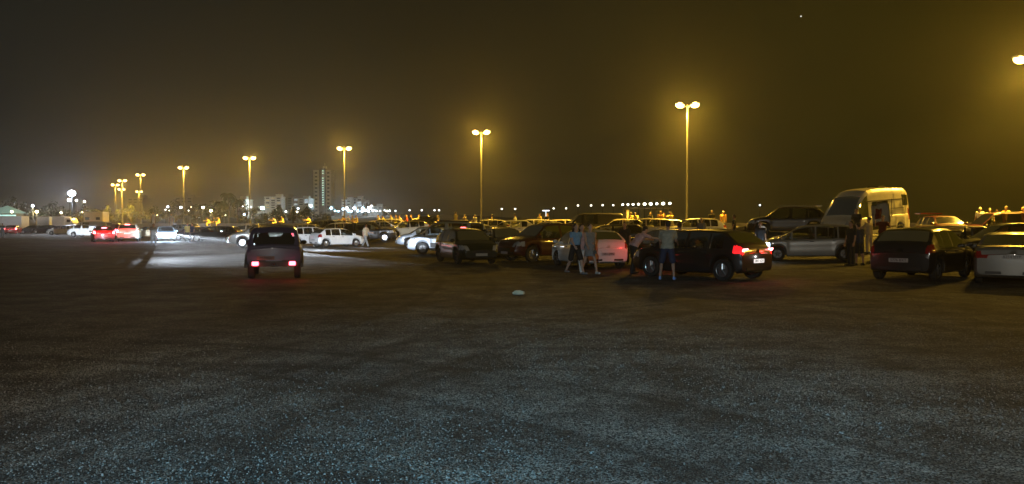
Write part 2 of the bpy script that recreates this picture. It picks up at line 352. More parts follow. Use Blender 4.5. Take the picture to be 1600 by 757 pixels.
# ------------------------------------------------------------------ cars
def interp(pts, u):
    if u <= pts[0][0]: return pts[0][1]
    for (a, za), (b, zb) in zip(pts, pts[1:]):
        if u <= b: return za + (zb - za) * (u - a) / (b - a)
    return pts[-1][1]
TYPES = {
 'hatch': dict(L=4.05, W=1.76, zb=.20, wr=.315, wx=(.155, .80), belt=[(0, .95), (.3, .93), (.8, .90), (1, .80)],
    top=[(0, .80), (.004, .92), (.02, 1.02), (.045, 1.10), (.145, 1.38), (.19, 1.43), (.40, 1.47), (.56, 1.45), (.63, 1.39), (.79, .98), (.85, .94), (.93, .86), (.975, .75), (1, .60)],
    ws=(.635, .785), rw=(.045, .145), sw=[(.15, .26), (.275, .455), (.475, .72)], tl=('side', .80, 1.02), hl=(.90, .62, .80)),
 'sedan': dict(L=4.55, W=1.78, zb=.19, wr=.315, wx=(.19, .81), belt=[(0, .94), (.3, .93), (.8, .89), (1, .78)],
    top=[(0, .84), (.006, .95), (.03, 1.03), (.10, 1.06), (.19, 1.075), (.215, 1.10), (.325, 1.35), (.40, 1.40), (.52, 1.415), (.59, 1.39), (.63, 1.35), (.775, .98), (.86, .91), (.94, .82), (.98, .72), (1, .58)],
    ws=(.635, .77), rw=(.215, .32), sw=[(.30, .46), (.48, .70)], tl=('side', .72, .93), hl=(.915, .60, .76)),
 'estate': dict(L=4.55, W=1.78, zb=.20, wr=.32, wx=(.185, .81), belt=[(0, .95), (.3, .94), (.8, .90), (1, .80)],
    top=[(0, .82), (.004, .95), (.02, 1.04), (.035, 1.10), (.095, 1.37), (.14, 1.43), (.40, 1.48), (.55, 1.46), (.62, 1.40), (.775, .99), (.86, .93), (.94, .84), (.98, .73), (1, .60)],
    ws=(.625, .77), rw=(.035, .095), sw=[(.09, .235), (.25, .44), (.46, .705)], tl=('side', .78, 1.04), hl=(.91, .62, .79)),
 'suv': dict(L=4.5, W=1.86, zb=.27, wr=.36, wx=(.175, .805), belt=[(0, 1.08), (.3, 1.06), (.8, 1.03), (1, .92)],
    top=[(0, .92), (.004, 1.05), (.02, 1.15), (.04, 1.24), (.115, 1.58), (.16, 1.66), (.40, 1.71), (.55, 1.69), (.62, 1.62), (.765, 1.13), (.86, 1.07), (.94, .98), (.98, .86), (1, .70)],
    ws=(.625, .76), rw=(.04, .115), sw=[(.10, .235), (.25, .44), (.46, .70)], tl=('side', .88, 1.14), hl=(.91, .72, .91)),
 'mpv': dict(L=4.4, W=1.82, zb=.20, wr=.325, wx=(.17, .815), belt=[(0, 1.02), (.3, 1.0), (.7, .96), (.85, .93), (1, .80)],
    top=[(0, .86), (.004, 1.0), (.02, 1.10), (.035, 1.18), (.10, 1.50), (.15, 1.57), (.36, 1.63), (.52, 1.60), (.62, 1.48), (.82, 1.03), (.88, .96), (.95, .84), (.985, .73), (1, .60)],
    ws=(.63, .815), rw=(.035, .10), sw=[(.085, .225), (.24, .44), (.455, .665), (.68, .755)], tl=('side', .86, 1.16), hl=(.895, .63, .83)),
 'microvan': dict(L=4.4, W=1.84, zb=.21, wr=.325, wx=(.175, .82), belt=[(0, 1.08), (.6, 1.05), (.85, 1.02), (1, .88)],
    top=[(0, 1.0), (.003, 1.18), (.02, 1.5), (.035, 1.68), (.06, 1.76), (.40, 1.82), (.60, 1.80), (.68, 1.72), (.83, 1.14), (.90, 1.06), (.96, .95), (.99, .82), (1, .66)],
    ws=(.685, .825), rw=(.008, .034), sw=[(.05, .21), (.25, .49), (.53, .755)], tl=('side', .85, 1.35), hl=(.915, .74, .93)),
 'jeep': dict(L=3.55, W=1.60, zb=.40, wr=.36, wx=(.17, .81), belt=[(0, 1.0), (.6, 1.0), (.8, 1.0), (1, .96)], square=1,
    top=[(0, .96), (.004, 1.02), (.02, 1.06), (.055, 1.47), (.085, 1.58), (.30, 1.645), (.50, 1.63), (.56, 1.58), (.655, 1.12), (.69, 1.09), (.93, 1.03), (.975, .98), (1, .86)],
    ws=(.565, .65), rw=(.022, .052), sw=[(.09, .33), (.37, .60)], tl=('low', .50, .63), hl=(.95, .72, .88)),
 'van': dict(L=5.1, W=1.94, zb=.26, wr=.33, wx=(.17, .82), belt=[(0, 1.12), (.6, 1.12), (.85, 1.08), (1, .92)],
    top=[(0, 1.1), (.003, 1.3), (.015, 1.7), (.025, 1.86), (.05, 1.93), (.40, 1.97), (.64, 1.95), (.71, 1.86), (.85, 1.20), (.91, 1.10), (.97, .98), (.99, .86), (1, .68)],
    ws=(.715, .845), rw=(.006, .024), sw=[(.43, .60), (.63, .80)], tl=('side', .9, 1.4), hl=(.925, .76, .98)),
 'bigvan': dict(L=5.9, W=2.02, zb=.30, wr=.36, wx=(.19, .84), belt=[(0, 1.25), (.6, 1.25), (.82, 1.22), (1, 1.0)],
    top=[(0, 1.9), (.003, 2.25), (.012, 2.50), (.03, 2.66), (.07, 2.74), (.40, 2.80), (.60, 2.78), (.68, 2.70), (.74, 2.52), (.79, 2.28), (.905, 1.38), (.93, 1.26), (.97, 1.12), (.99, .95), (1, .74)],
    ws=(.765, .90), rw=(2, 3), sw=[(.70, .855)], extra=[(.035, .14, 1.75, 2.28)], door=(.36, .655, .50, 2.02), tl=('side', .9, 1.5), hl=(.935, .84, 1.1)),
}
def car_proto(kind, detail=2):
    T = TYPES[kind]; L, W = T['L'], T['W']; wr = T['wr']; ar = wr + .065; sq = T.get('square', 0)
    wx = [u * L - L / 2 for u in T['wx']]
    us = set()
    n = 64
    for i in range(n + 1): us.add(round(i / n * L - L / 2, 3))
    for (u, z) in T['top']: us.add(round(u * L - L / 2, 3))
    for w_ in T['sw'] + [T['ws'], T['rw']] + [(a, b) for a, b, _, _ in T.get('extra', [])] + ([T['door'][:2]] if 'door' in T else []):
        for u in w_[:2]:
            if u < 1: us.add(round(u * L - L / 2, 3))
    for c in wx:
        for k in range(0, 13): us.add(round(c - ar * math.cos(math.pi * k / 12), 3))
    xs = sorted(x for x in us if -L / 2 <= x <= L / 2)
    ys_ = [xs[0]]
    for x in xs[1:]:
        if x - ys_[-1] > .012: ys_.append(x)
    xs = ys_; xs[-1] = L / 2
    hz = max(z for _, z in T['top'])
    def section(x):
        u = (x + L / 2) / L
        top = interp(T['top'], u); belt = min(interp(T['belt'], u), top - .03)
        zb = T['zb']
        # underside sweeps up at both ends
        eo = max(0, (abs(x) - (L / 2 - .35)) / .35); zb0 = zb + (.10 if not sq else .04) * eo ** 1.5
        z0 = zb0
        for c in wx:
            if abs(x - c) < ar: z0 = max(z0, wr + math.sqrt(ar * ar - (x - c) ** 2))
        ex = .62 if not sq else .22
        e1 = max(0, (x - (L / 2 - ex)) / ex); e2 = max(0, (-x - (L / 2 - .40)) / .40)
        hw = W / 2 * (1 - (.20 if not sq else .06) * e1 ** 2.4 - (.105 if not sq else .03) * e2 ** 3)
        # wheel arch flare
        for c in wx:
            d = abs(x - c)
            if d < ar + .12: hw += .018 * (1 - max(0, d - ar) / .12)
        z0 = min(z0, belt - .06)
        zm = z0 + .55 * (belt - z0)
        gh = max(0, top - belt)
        tum = .17 if not sq else .10
        if kind in ('microvan', 'van'): tum = .10
        if kind == 'bigvan': tum = .075
        yb = hw * .955
        rail = belt + gh * (.88 if gh > .12 else .6)
        yr = yb - tum * min(1.6, gh / .5) * (.5 if kind == 'bigvan' else 1) if gh > .12 else yb - .06 - .25 * gh
        cr = .018
        if kind == 'bigvan' and gh > .7: rail = belt + gh * .84; yr -= .03
        key = [(0, z0), (hw * .90, z0), (hw * .975, z0 + min(.05, .3 * (zm - z0))), (hw, zm), (hw * .985, belt - .035), (yb, belt),
               (yr, rail), (max(yr - .10, yr * .84) if kind != 'bigvan' else yr * .84, top - (.008 if kind != 'bigvan' else min(.05, gh * .05))), (0, top + cr)]
        cnt = [2, 1, 5, 5, 1, 8, 2, 5]
        pts = []; seg = []
        for k in range(8):
            (ya, za), (yb2, zb2) = key[k], key[k + 1]
            for q in range(cnt[k]):
                t = q / cnt[k]; y = ya + (yb2 - ya) * t; z = za + (zb2 - za) * t
                if k in (2, 3): y += .012 * math.sin(math.pi * t)
                if k == 5: y += .018 * math.sin(math.pi * t) * min(1, gh / .4)
                if k == 7: z = za + (zb2 - za) * (1 - (1 - t) ** 2)
                pts.append((y, z)); seg.append(k)
        pts.append(key[8]); seg.append(8)
        return pts, seg, gh, belt, top
    secs = [section(x) for x in xs]
    seg = secs[0][1]; ns = len(seg)
    V = []; idx = {}
    def vid(i, j, s):
        k = (i, j, 0 if j in (0, ns - 1) else s)
        if k not in idx:
            y, z = secs[i][0][j]; idx[k] = len(V); V.append((xs[i], y * s, z))
        return idx[k]
    parts = {}
    def addf(part, f): parts.setdefault(part, []).append(f)
    def inr(u, r): return r[0] - 1e-4 <= u <= r[1] + 1e-4
    tlm, tz0, tz1 = T['tl']; hu, hz0, hz1 = T['hl']
    for i in range(len(xs) - 1):
        u = ((xs[i] + xs[i + 1]) / 2 + L / 2) / L
        gh = min(secs[i][2], secs[i + 1][2]); ghm = max(secs[i][2], secs[i + 1][2])
        for j in range(ns - 1):
            sg = seg[j]
            ym = (secs[i][0][j][0] + secs[i + 1][0][j + 1][0]) / 2; zm = (secs[i][0][j][1] + secs[i + 1][0][j + 1][1]) / 2
            for s in (1, -1):
                part = 'body'
                if sg == 5:
                    for q, r in enumerate(T['sw']):
                        if inr(u, r) and gh > .13: part = ('side_window', q, s)
                if sg >= 7 and inr(u, T['ws']): part = 'windscreen'
                if sg >= 7 and inr(u, T['rw']): part = 'rear_window'
                for q, (a, b, z0, z1) in enumerate(T.get('extra', [])):
                    if inr(u, (a, b)) and z0 < zm < z1 and sg >= 5: part = ('side_window', 9 + q, s)
                if 'door' in T and s == 1:
                    a, b, z0, z1 = T['door']
                    cu = min(u - a, b - u) * L; cz = z1 - zm
                    if inr(u, (a, b)) and z0 < zm < z1 and not (cu < .25 and cz < .25 and (.25 - cu) ** 2 + (.25 - cz) ** 2 > .0625): continue
                if tlm == 'side' and u < .055 and tz0 < zm < tz1 and 2 <= sg <= 5 and (kind in ('hatch', 'sedan', 'jeep') or u < .045): part = ('tail_light', s)
                if u > hu and hz0 < zm < hz1 and 2 <= sg <= 6 and part == 'body': part = ('headlight', s)
                a, b, c, d = vid(i, j, s), vid(i + 1, j, s), vid(i + 1, j + 1, s), vid(i, j + 1, s)
                f = (a, b, c, d) if s == 1 else (d, c, b, a)
                f = tuple(dict.fromkeys(f))
                if len(f) > 2: addf(part, f)
    # end caps
    for end, i in ((-1, 0), (1, len(xs) - 1)):
        NY = 14; grid = []
        for j in range(ns):
            y, z = secs[i][0][j]; row = []
            for q in range(NY + 1):
                t = q / NY * 2 - 1
                if q == 0: row.append(vid(i, j, -1))
                elif q == NY: row.append(vid(i, j, 1))
                elif j in (0, ns - 1): row.append(vid(i, j, 1))
                else:
                    V.append((xs[i] + end * .05 * (1 - t * t) * min(1, y / .3), y * t, z)); row.append(len(V) - 1)
            grid.append(row)
        for j in range(1, ns - 1):
            for q in range(NY):
                t = abs((q + .5) / NY * 2 - 1); zm = secs[i][0][j][1]; s = 1 if q >= NY / 2 else -1
                f = tuple(dict.fromkeys((grid[j][q], grid[j][q + 1], grid[j + 1][q + 1], grid[j + 1][q])))
                if len(f) < 3: continue
                part = 'body'
                if end == -1 and tlm == 'side' and t > (.70 if kind not in ('microvan', 'van', 'bigvan') else .86) and tz0 < zm < tz1: part = ('tail_light', s)
                if end == 1 and t > .62 and hz0 < zm < hz1: part = ('headlight', s)
                if end == 1 and t < .55 and .44 < zm < .62 and kind != 'bigvan': part = 'grille'
                addf(part, f if end == -1 else f[::-1])
    root = empty(kind)
    def mk(name, faces, m, parent=root):
        used = sorted({v for f in faces for v in f}); mp = {v: k for k, v in enumerate(used)}
        me = bpy.data.meshes.new(name); me.from_pydata([V[v] for v in used], [], [[mp[v] for v in f] for f in faces])
        bm = bmesh.new(); bm.from_mesh(me); bmesh.ops.recalc_face_normals(bm, faces=bm.faces) if name == 'body' else None; bm.to_mesh(me); bm.free()
        for p in me.polygons: p.use_smooth = True
        me.set_sharp_from_angle(angle=R(38))
        return link(name, me, m, parent)
    body = mk('body', parts.pop('body'), paint('grey', (.3, .3, .3)))
    for k, f in parts.items():
        nm = k if isinstance(k, str) else k[0]
        m = {'windscreen': GL, 'rear_window': GLD if kind in ('hatch', 'suv', 'bigvan') else GL, 'side_window': GL, 'tail_light': TL, 'headlight': HL, 'grille': PLAST}[nm]
        if nm == 'side_window' and k[1] == 0 and len(T['sw']) > 2: m = GLD
        mk(nm, f, m)
    # underbody between the wheels, wheels
    bm = bmesh.new(); box(bm, (0, 0, T['zb'] + .24), (L * .90, W - .62, .36), .04); from_bm('underbody', bm, PLAST, root)
    for c in wx:
        for s in (1, -1):
            yw = s * (W / 2 - .115)
            bm = bmesh.new()
            prof = [(.62 * wr, .085), (.93 * wr, .095), (wr, .07), (wr, -.07), (.93 * wr, -.095), (.62 * wr, -.085)]
            NS = 28; rings = []
            for k in range(NS):
                a = 2 * math.pi * k / NS; rings.append([bm.verts.new((math.cos(a) * r, y, math.sin(a) * r)) for r, y in prof])
            for k in range(NS):
                for q in range(len(prof) - 1): bm.faces.new((rings[k][q], rings[k][q + 1], rings[(k + 1) % NS][q + 1], rings[(k + 1) % NS][q]))
            bmesh.ops.recalc_face_normals(bm, faces=bm.faces)
            whl = from_bm('wheel', bm, TYRE, root); whl.location = (c, yw, wr)
            bm = bmesh.new(); rr = .64 * wr
            tube(bm, (0, s * -.04, 0), (0, s * .02, 0), rr * .98, n=24); tube(bm, (0, s * .01, 0), (0, s * .075, 0), rr * .2, rr * .16, n=10)
            for k in range(5):
                a = k * 2 * math.pi / 5 + .3
                tube(bm, (math.cos(a) * rr * .12, s * .062, math.sin(a) * rr * .12), (math.cos(a) * rr * .93, s * .052, math.sin(a) * rr * .93), rr * .13, rr * .10, 6)
            NR = 24
            for k in range(NR):
                a0, a1 = 2 * math.pi * k / NR, 2 * math.pi * (k + 1) / NR
                q = [bm.verts.new((math.cos(a) * r, s * y, math.sin(a) * r)) for a, r, y in ((a0, rr * .9, .07), (a1, rr * .9, .07), (a1, rr, .088), (a0, rr, .088))]
                bm.faces.new(q)
            rim = from_bm('rim', bm, RIM, whl)
            # dark dish behind the spokes
    # mirrors
    xm = (T['ws'][1] - .03) * L - L / 2; zbm = interp(T['belt'], T['ws'][1]) + .07
    for s in (1, -1):
        bm = bmesh.new(); ball(bm, (xm, s * (W / 2 + .075), zbm + .02), (.065, .105, .075), 12); tube(bm, (xm, s * (W / 2 - .08), zbm - .03), (xm, s * (W / 2 + .04), zbm - .01), .025, .02, 6)
        from_bm('wing_mirror', bm, PLAST, root)
    # plates and interior
    rz = {'hatch': .66, 'sedan': .78, 'estate': .68, 'suv': .80, 'mpv': .74, 'microvan': .92, 'jeep': .66, 'van': .8, 'bigvan': .9}[kind]
    if kind == 'hatch': rz = .58
    bm = bmesh.new(); box(bm, (-L / 2 - (.056 if kind != 'jeep' else .058), 0 if kind != 'jeep' else .24, rz), (.012, .52, .11)); pr = from_bm('number_plate', bm, PLATE, root, 0); pr['rear'] = 1
    bm = bmesh.new(); box(bm, (L / 2 + .052, 0, .42), (.012, .52, .11)); from_bm('number_plate', bm, PLATE, root, 0)
    # dark lower bumper insets
    for end in (-1, 1):
        bm = bmesh.new(); box(bm, (end * (L / 2 + .0), 0, T['zb'] + .16), (.09, W * .72, .13), .03); from_bm('bumper', bm, PLAST, root)
    if kind == 'jeep':
        for s in (1, -1):
            bm = bmesh.new(); box(bm, (-L / 2 - .07, s * .54, .49), (.06, .20, .12), .015); from_bm('tail_light', bm, TL, root)
        bm = bmesh.new(); box(bm, (-L / 2 - .05, 0, .48), (.07, 1.46, .17), .03); from_bm('bumper', bm, PLAST, root)
        for c in wx:
            for s in (1, -1):
                bm = bmesh.new(); NA = 12
                for k in range(NA):
                    a0, a1 = math.pi * k / NA, math.pi * (k + 1) / NA
                    def pp(a, r, y): return bm.verts.new((c + math.cos(a) * r, s * y, wr + math.sin(a) * r))
                    i0, i1 = ar - .01, ar + .05
                    A = [pp(a0, i0, W / 2 - .03), pp(a1, i0, W / 2 - .03), pp(a1, i0, W / 2 + .07), pp(a0, i0, W / 2 + .07)]
                    B = [pp(a0, i1, W / 2 - .03), pp(a1, i1, W / 2 - .03), pp(a1, i1, W / 2 + .05), pp(a0, i1, W / 2 + .05)]
                    bm.faces.new(A); bm.faces.new(B); bm.faces.new((A[2], A[3], B[3], B[2]))
                from_bm('wheel_arch', bm, PLAST, root)
        bm = bmesh.new(); tube(bm, (-L / 2 - .12, -.1, .44), (-L / 2 - .12, .1, .44), .04); ball(bm, (-L / 2 - .16, 0, .47), .035); box(bm, (-L / 2 - .06, 0, .44), (.16, .08, .07)); from_bm('tow_bar', bm, DARKSTEEL, root)
    if detail >= 1:
        xf = (.52 * L - L / 2) if kind not in ('van', 'bigvan', 'microvan') else .62 * L - L / 2
        sz = T['zb'] + .22
        for s in (1, -1):
            bm = bmesh.new(); box(bm, (xf + .08, s * .36, sz + .12), (.52, .5, .2), .06); box(bm, (xf - .22, s * .36, sz + .42), (.16, .46, .62), .07, None); box(bm, (xf - .28, s * .36, sz + .80 - (.03 if sq else 0)), (.10, .26, .18), .045)
            from_bm('seat', bm, SEAT, root)
        if kind not in ('van', 'bigvan'):
            bm = bmesh.new(); box(bm, (xf - .78, 0, sz + .12), (.48, 1.2, .2), .06); box(bm, (xf - 1.06, 0, sz + .40), (.16, 1.2, .55), .07)
            for s in (1, -1): box(bm, (xf - 1.1, s * .36, sz + .72), (.09, .26, .14), .04)
            from_bm('rear_seat', bm, SEAT, root)
        bm = bmesh.new(); xd = T['ws'][1] * L - L / 2 - .22; box(bm, (xd - .05, 0, interp(T['belt'], .8) - .10), (.40, W * .80, .2), .06); from_bm('dashboard', bm, PLAST, root)
        bm = bmesh.new()
        bmesh.ops.create_circle(bm, segments=18, radius=.18)
        c_ = [v.co.copy() for v in bm.verts]; bm.clear()
        rot = Matrix.Rotation(R(65), 3, 'Y')
        for a, b in zip(c_, c_[1:] + c_[:1]): tube(bm, rot @ a + Vector((xd - .34, .36, interp(T['belt'], .8) - .02)), rot @ b + Vector((xd - .34, .36, interp(T['belt'], .8) - .02)), .014, n=5)
        from_bm('steering_wheel', bm, PLAST, root)
    if detail >= 2 and kind != 'bigvan':
        for q, r in enumerate(T['sw'][-2:] if kind != 'mpv' else T['sw'][1:3]):
            for s in (1, -1):
                xh = r[0] * L - L / 2 + .12; zt = interp(T['belt'], r[0]) - .11
                bm = bmesh.new(); box(bm, (xh, s * (W / 2 + .004), zt), (.17, .035, .03), .008); from_bm('door_handle', bm, root['hm'] if 'hm' in root else DARKSTEEL, root)
    root['len'] = L
    return root
PROTO = {}
def lightpt(parent, loc, col, en, r=.05, name='lamp_light'):
    ld = bpy.data.lights.new(name, 'POINT'); ld.color = col; ld.energy = en; ld.shadow_soft_size = r
    lo = bpy.data.objects.new(name, ld); C.objects.link(lo); lo.parent = parent; lo.location = loc; return lo
def car(kind, px, d, hd, col, label, name='parked_car', cat='car', group='cars parked in the lot', tails=None, heads=None, rims=None, z=None, plate=None, platelit=False, sc_=1, x=None, pitch=0, chrome=False, zs=1):
    if kind not in PROTO: PROTO[kind] = car_proto(kind)
    src = PROTO[kind]
    o = copy_tree(src); o['typ'] = kind
    o.name = name
    X, Y = P(px, d)
    o.location = (X, Y, G(X, Y) if z is None else z); o.rotation_euler = (0, R(pitch), R(hd)); o.scale = (sc_, sc_, sc_ * zs)
    # slope of the ground under the car
    if z is None and not pitch:
        f = (math.cos(R(hd)), math.sin(R(hd)))
        ga, gb = G(X + f[0] * 1.4, Y + f[1] * 1.4), G(X - f[0] * 1.4, Y - f[1] * 1.4)
        o.rotation_euler = (0, -math.atan((ga - gb) / 2.8), R(hd)); o.location.z = (ga + gb) / 2
    tag(o, label, cat, group)
    L = TYPES[kind]['L']
    for ch in o.children:
        b = ch.name.split('.')[0]
        if b == 'body': setmat(ch, col)
        elif b == 'wing_mirror': setmat(ch, col if kind not in ('jeep', 'bigvan', 'van', 'microvan') else PLAST)
        elif b == 'tail_light': setmat(ch, tails or TL)
        elif b == 'headlight': setmat(ch, heads or HL)
        elif b == 'wheel':
            for r_ in ch.children: setmat(r_, rims or RIM)
        elif b == 'number_plate' and 'rear' in ch:
            if platelit: setmat(ch, PLATELIT)
            if plate:
                cu = bpy.data.curves.new('plate_text', 'FONT'); cu.body = plate; cu.size = .105; cu.align_x = 'CENTER'; cu.align_y = 'CENTER'; cu.extrude = .002
                to = bpy.data.objects.new('t', cu); me = bpy.data.meshes.new_from_object(to); bpy.data.objects.remove(to)
                bb = ch.data.vertices; cx_ = min(v.co.x for v in bb); cy_ = sum(v.co.y for v in bb) / 8; cz_ = sum(v.co.z for v in bb) / 8
                tx = link('plate_text', me, INK, ch)
                tx.matrix_local = Matrix.Translation((cx_ - .004, cy_, cz_)) @ Matrix(((0, 0, -1, 0), (-1, 0, 0, 0), (0, 1, 0, 0), (0, 0, 0, 1)))
    return o
# ------------------------------------------------------------------ people
def remesh(bm, vox, smooth=2):
    me = bpy.data.meshes.new("t"); bm.to_mesh(me); bm.free()
    S2 = bpy.data.scenes.new("scratch"); o = bpy.data.objects.new("t", me); S2.collection.objects.link(o)
    md = o.modifiers.new("r", 'REMESH'); md.mode = 'VOXEL'; md.voxel_size = vox; md.use_smooth_shade = True
    vl = S2.view_layers[0]; vl.update(); dg = vl.depsgraph; ev = o.evaluated_get(dg); m2 = bpy.data.meshes.new_from_object(ev)
    m2 = m2.copy(); bpy.data.objects.remove(o); bpy.data.meshes.remove(me); bpy.data.scenes.remove(S2)
    b = bmesh.new(); b.from_mesh(m2)
    for _ in range(smooth): bmesh.ops.smooth_vert(b, verts=b.verts, factor=.5, use_axis_x=True, use_axis_y=True, use_axis_z=True)
    b.to_mesh(m2); b.free()
    for p in m2.polygons: p.use_smooth = True
    return m2
def cap(bm, p0, p1, r0, r1, n=14):
    p0, p1 = Vector(p0), Vector(p1)
    if (p1 - p0).length > 1e-4: tube(bm, p0, p1, r0, r1, n)
    ball(bm, p0, r0, n); ball(bm, p1, r1, n)
def dirv(pitch, abd, side):
    p, a = R(pitch), R(abd)
    return Vector((math.sin(p) * math.cos(a), side * math.sin(a), -math.cos(p) * math.cos(a)))
def skeleton(ps):
    J = {}; lean = R(ps.get('lean', 0)); side = R(ps.get('tilt', 0))
    up = Vector((math.sin(lean) * math.cos(side), math.sin(side), math.cos(lean) * math.cos(side))).normalized()
    lat = Vector((0, 1, 0)); lat = (lat - up * up.dot(lat)).normalized()
    hip = Vector((0, 0, 0)); J['hip'] = hip; J['up'] = up; J['lat'] = lat
    J['waist'] = hip + up * .17; J['chest'] = hip + up * .36; J['neck'] = hip + up * .52
    hd = up.lerp(Vector((math.sin(lean * .4 + R(ps.get('nod', 0))), 0, 1)), .6).normalized()
    J['hd'] = hd; J['head'] = J['neck'] + hd * .155
    for s, n in ((1, 'L'), (-1, 'R')):
        th, kn, ab = ps['leg' + n]; J['hip' + n] = Vector((0, s * .09, -.03))
        d1 = dirv(th, ab, s); J['knee' + n] = J['hip' + n] + d1 * .43
        d2 = dirv(th - kn, ab * .5, s); J['ank' + n] = J['knee' + n] + d2 * .41
        J['toe' + n] = J['ank' + n] + Vector((.17, s * .02, -.045)) if abs(th - kn) < 60 else J['ank' + n] + Vector((.14, 0, -.06))
        ua, ab2, el, tw = ps['arm' + n]; J['sh' + n] = J['neck'] - up * .055 + lat * s * .185
        # arm directions are given in the world upright frame
        d1 = dirv(ua, ab2, s); J['el' + n] = J['sh' + n] + d1 * .285
        d2 = dirv(ua + el, ab2 * (1 - el / 110.) + tw, s); J['wr' + n] = J['el' + n] + d2 * .25; J['hv' + n] = d2
    low = min(J['ankL'].z, J['ankR'].z) - .085
    dz = -low if not ps.get('sit') else ps.get('seat', .13)
    for k, v in J.items():
        if k not in ('up', 'lat', 'hd') and not k.startswith('hv'): v.z += dz
    return J
def body_mesh(J, f=1.0, vox=.010):
    bm = bmesh.new(); up, lat = J['up'], J['lat']
    def latcap(c, w, r): cap(bm, c - lat * w, c + lat * w, r, r)
    latcap(J['hip'], .07 * f, .108); latcap(J['waist'], .045 * f, .098); latcap(J['chest'], .075 * f, .112); latcap(J['neck'] - up * .06, .12 * f, .055)
    for s in (1, -1):
        cap(bm, J['hip'] + lat * s * .05, J['chest'] + lat * s * .065, .10, .105)
        cap(bm, J['chest'] + lat * s * .08, J['neck'] - up * .065 + lat * s * .13, .09, .055)
    cap(bm, J['neck'] - up * .05, J['head'] - J['hd'] * .04, .058, .052)
    hd = J['hd']; hc = J['head']; rot = Vector((0, 0, 1)).rotation_difference(hd).to_matrix(); fw = rot @ Vector((1, 0, 0))
    ball(bm, hc + hd * .03, (.098, .076, .098), 18, rot); ball(bm, hc - hd * .035 + fw * .022, (.068, .058, .075), 14, rot)
    cap(bm, hc + fw * .085 + hd * .02, hc + fw * .108 - hd * .018, .010, .016)            # nose
    cap(bm, hc + fw * .084 - hd * .058 + lat * .02, hc + fw * .084 - hd * .058 - lat * .02, .010, .010)   # lips
    ball(bm, hc + fw * .075 - hd * .092, .022)                                            # chin
    for s in (1, -1):
        ball(bm, hc + lat * s * .078 - fw * .005, (.022, .011, .032), 10, rot)
        cap(bm, hc + fw * .085 + hd * .032 + lat * s * .018, hc + fw * .078 + hd * .032 + lat * s * .045, .009, .008)
    for s, n in ((1, 'L'), (-1, 'R')):
        cap(bm, J['hip' + n], J['knee' + n], .085, .056); cap(bm, J['hip' + n] + (J['knee' + n] - J['hip' + n]) * .3, J['knee' + n], .078, .056)
        k, a = J['knee' + n], J['ank' + n]; cap(bm, k, a, .054, .036); cap(bm, k + (a - k) * .15 - Vector((.012, 0, 0)), k + (a - k) * .45 - Vector((.012, 0, 0)), .052, .05)
        cap(bm, a, a + Vector((0, 0, -.04)), .036, .035); cap(bm, a + Vector((-.03, 0, -.045)), J['toe' + n], .036, .026)
        cap(bm, J['sh' + n], J['el' + n], .050, .039); cap(bm, J['el' + n], J['wr' + n], .040, .026)
        # hand
        w_, h = J['wr' + n], J['hv' + n].normalized(); fwd = Vector((1, 0, 0)) - h * h.x
        fwd = fwd.normalized() if fwd.length > .2 else Vector((0, 0, 1)); pn = h.cross(fwd) * (-s)
        for q in range(4): cap(bm, w_ + fwd * (q - 1.5) * .012, w_ + h * .085 + fwd * (q - 1.5) * .021, .016, .013)
        for q, ln in enumerate((.062, .075, .080, .070)):
            b0 = w_ + h * .085 + fwd * (q - 1.5) * .023; b1 = b0 + h * ln * .5 - pn * .006; b2 = b1 + h * ln * .42 - pn * .022
            cap(bm, b0, b1, .0105, .010, 8); cap(bm, b1, b2, .010, .009, 8)
        b0 = w_ + h * .03 + fwd * .03; b1 = b0 + h * .035 + fwd * .028; b2 = b1 + h * .03 + fwd * .006
        cap(bm, b0, b1, .014, .011, 8); cap(bm, b1, b2, .011, .010, 8)
    return remesh(bm, vox)
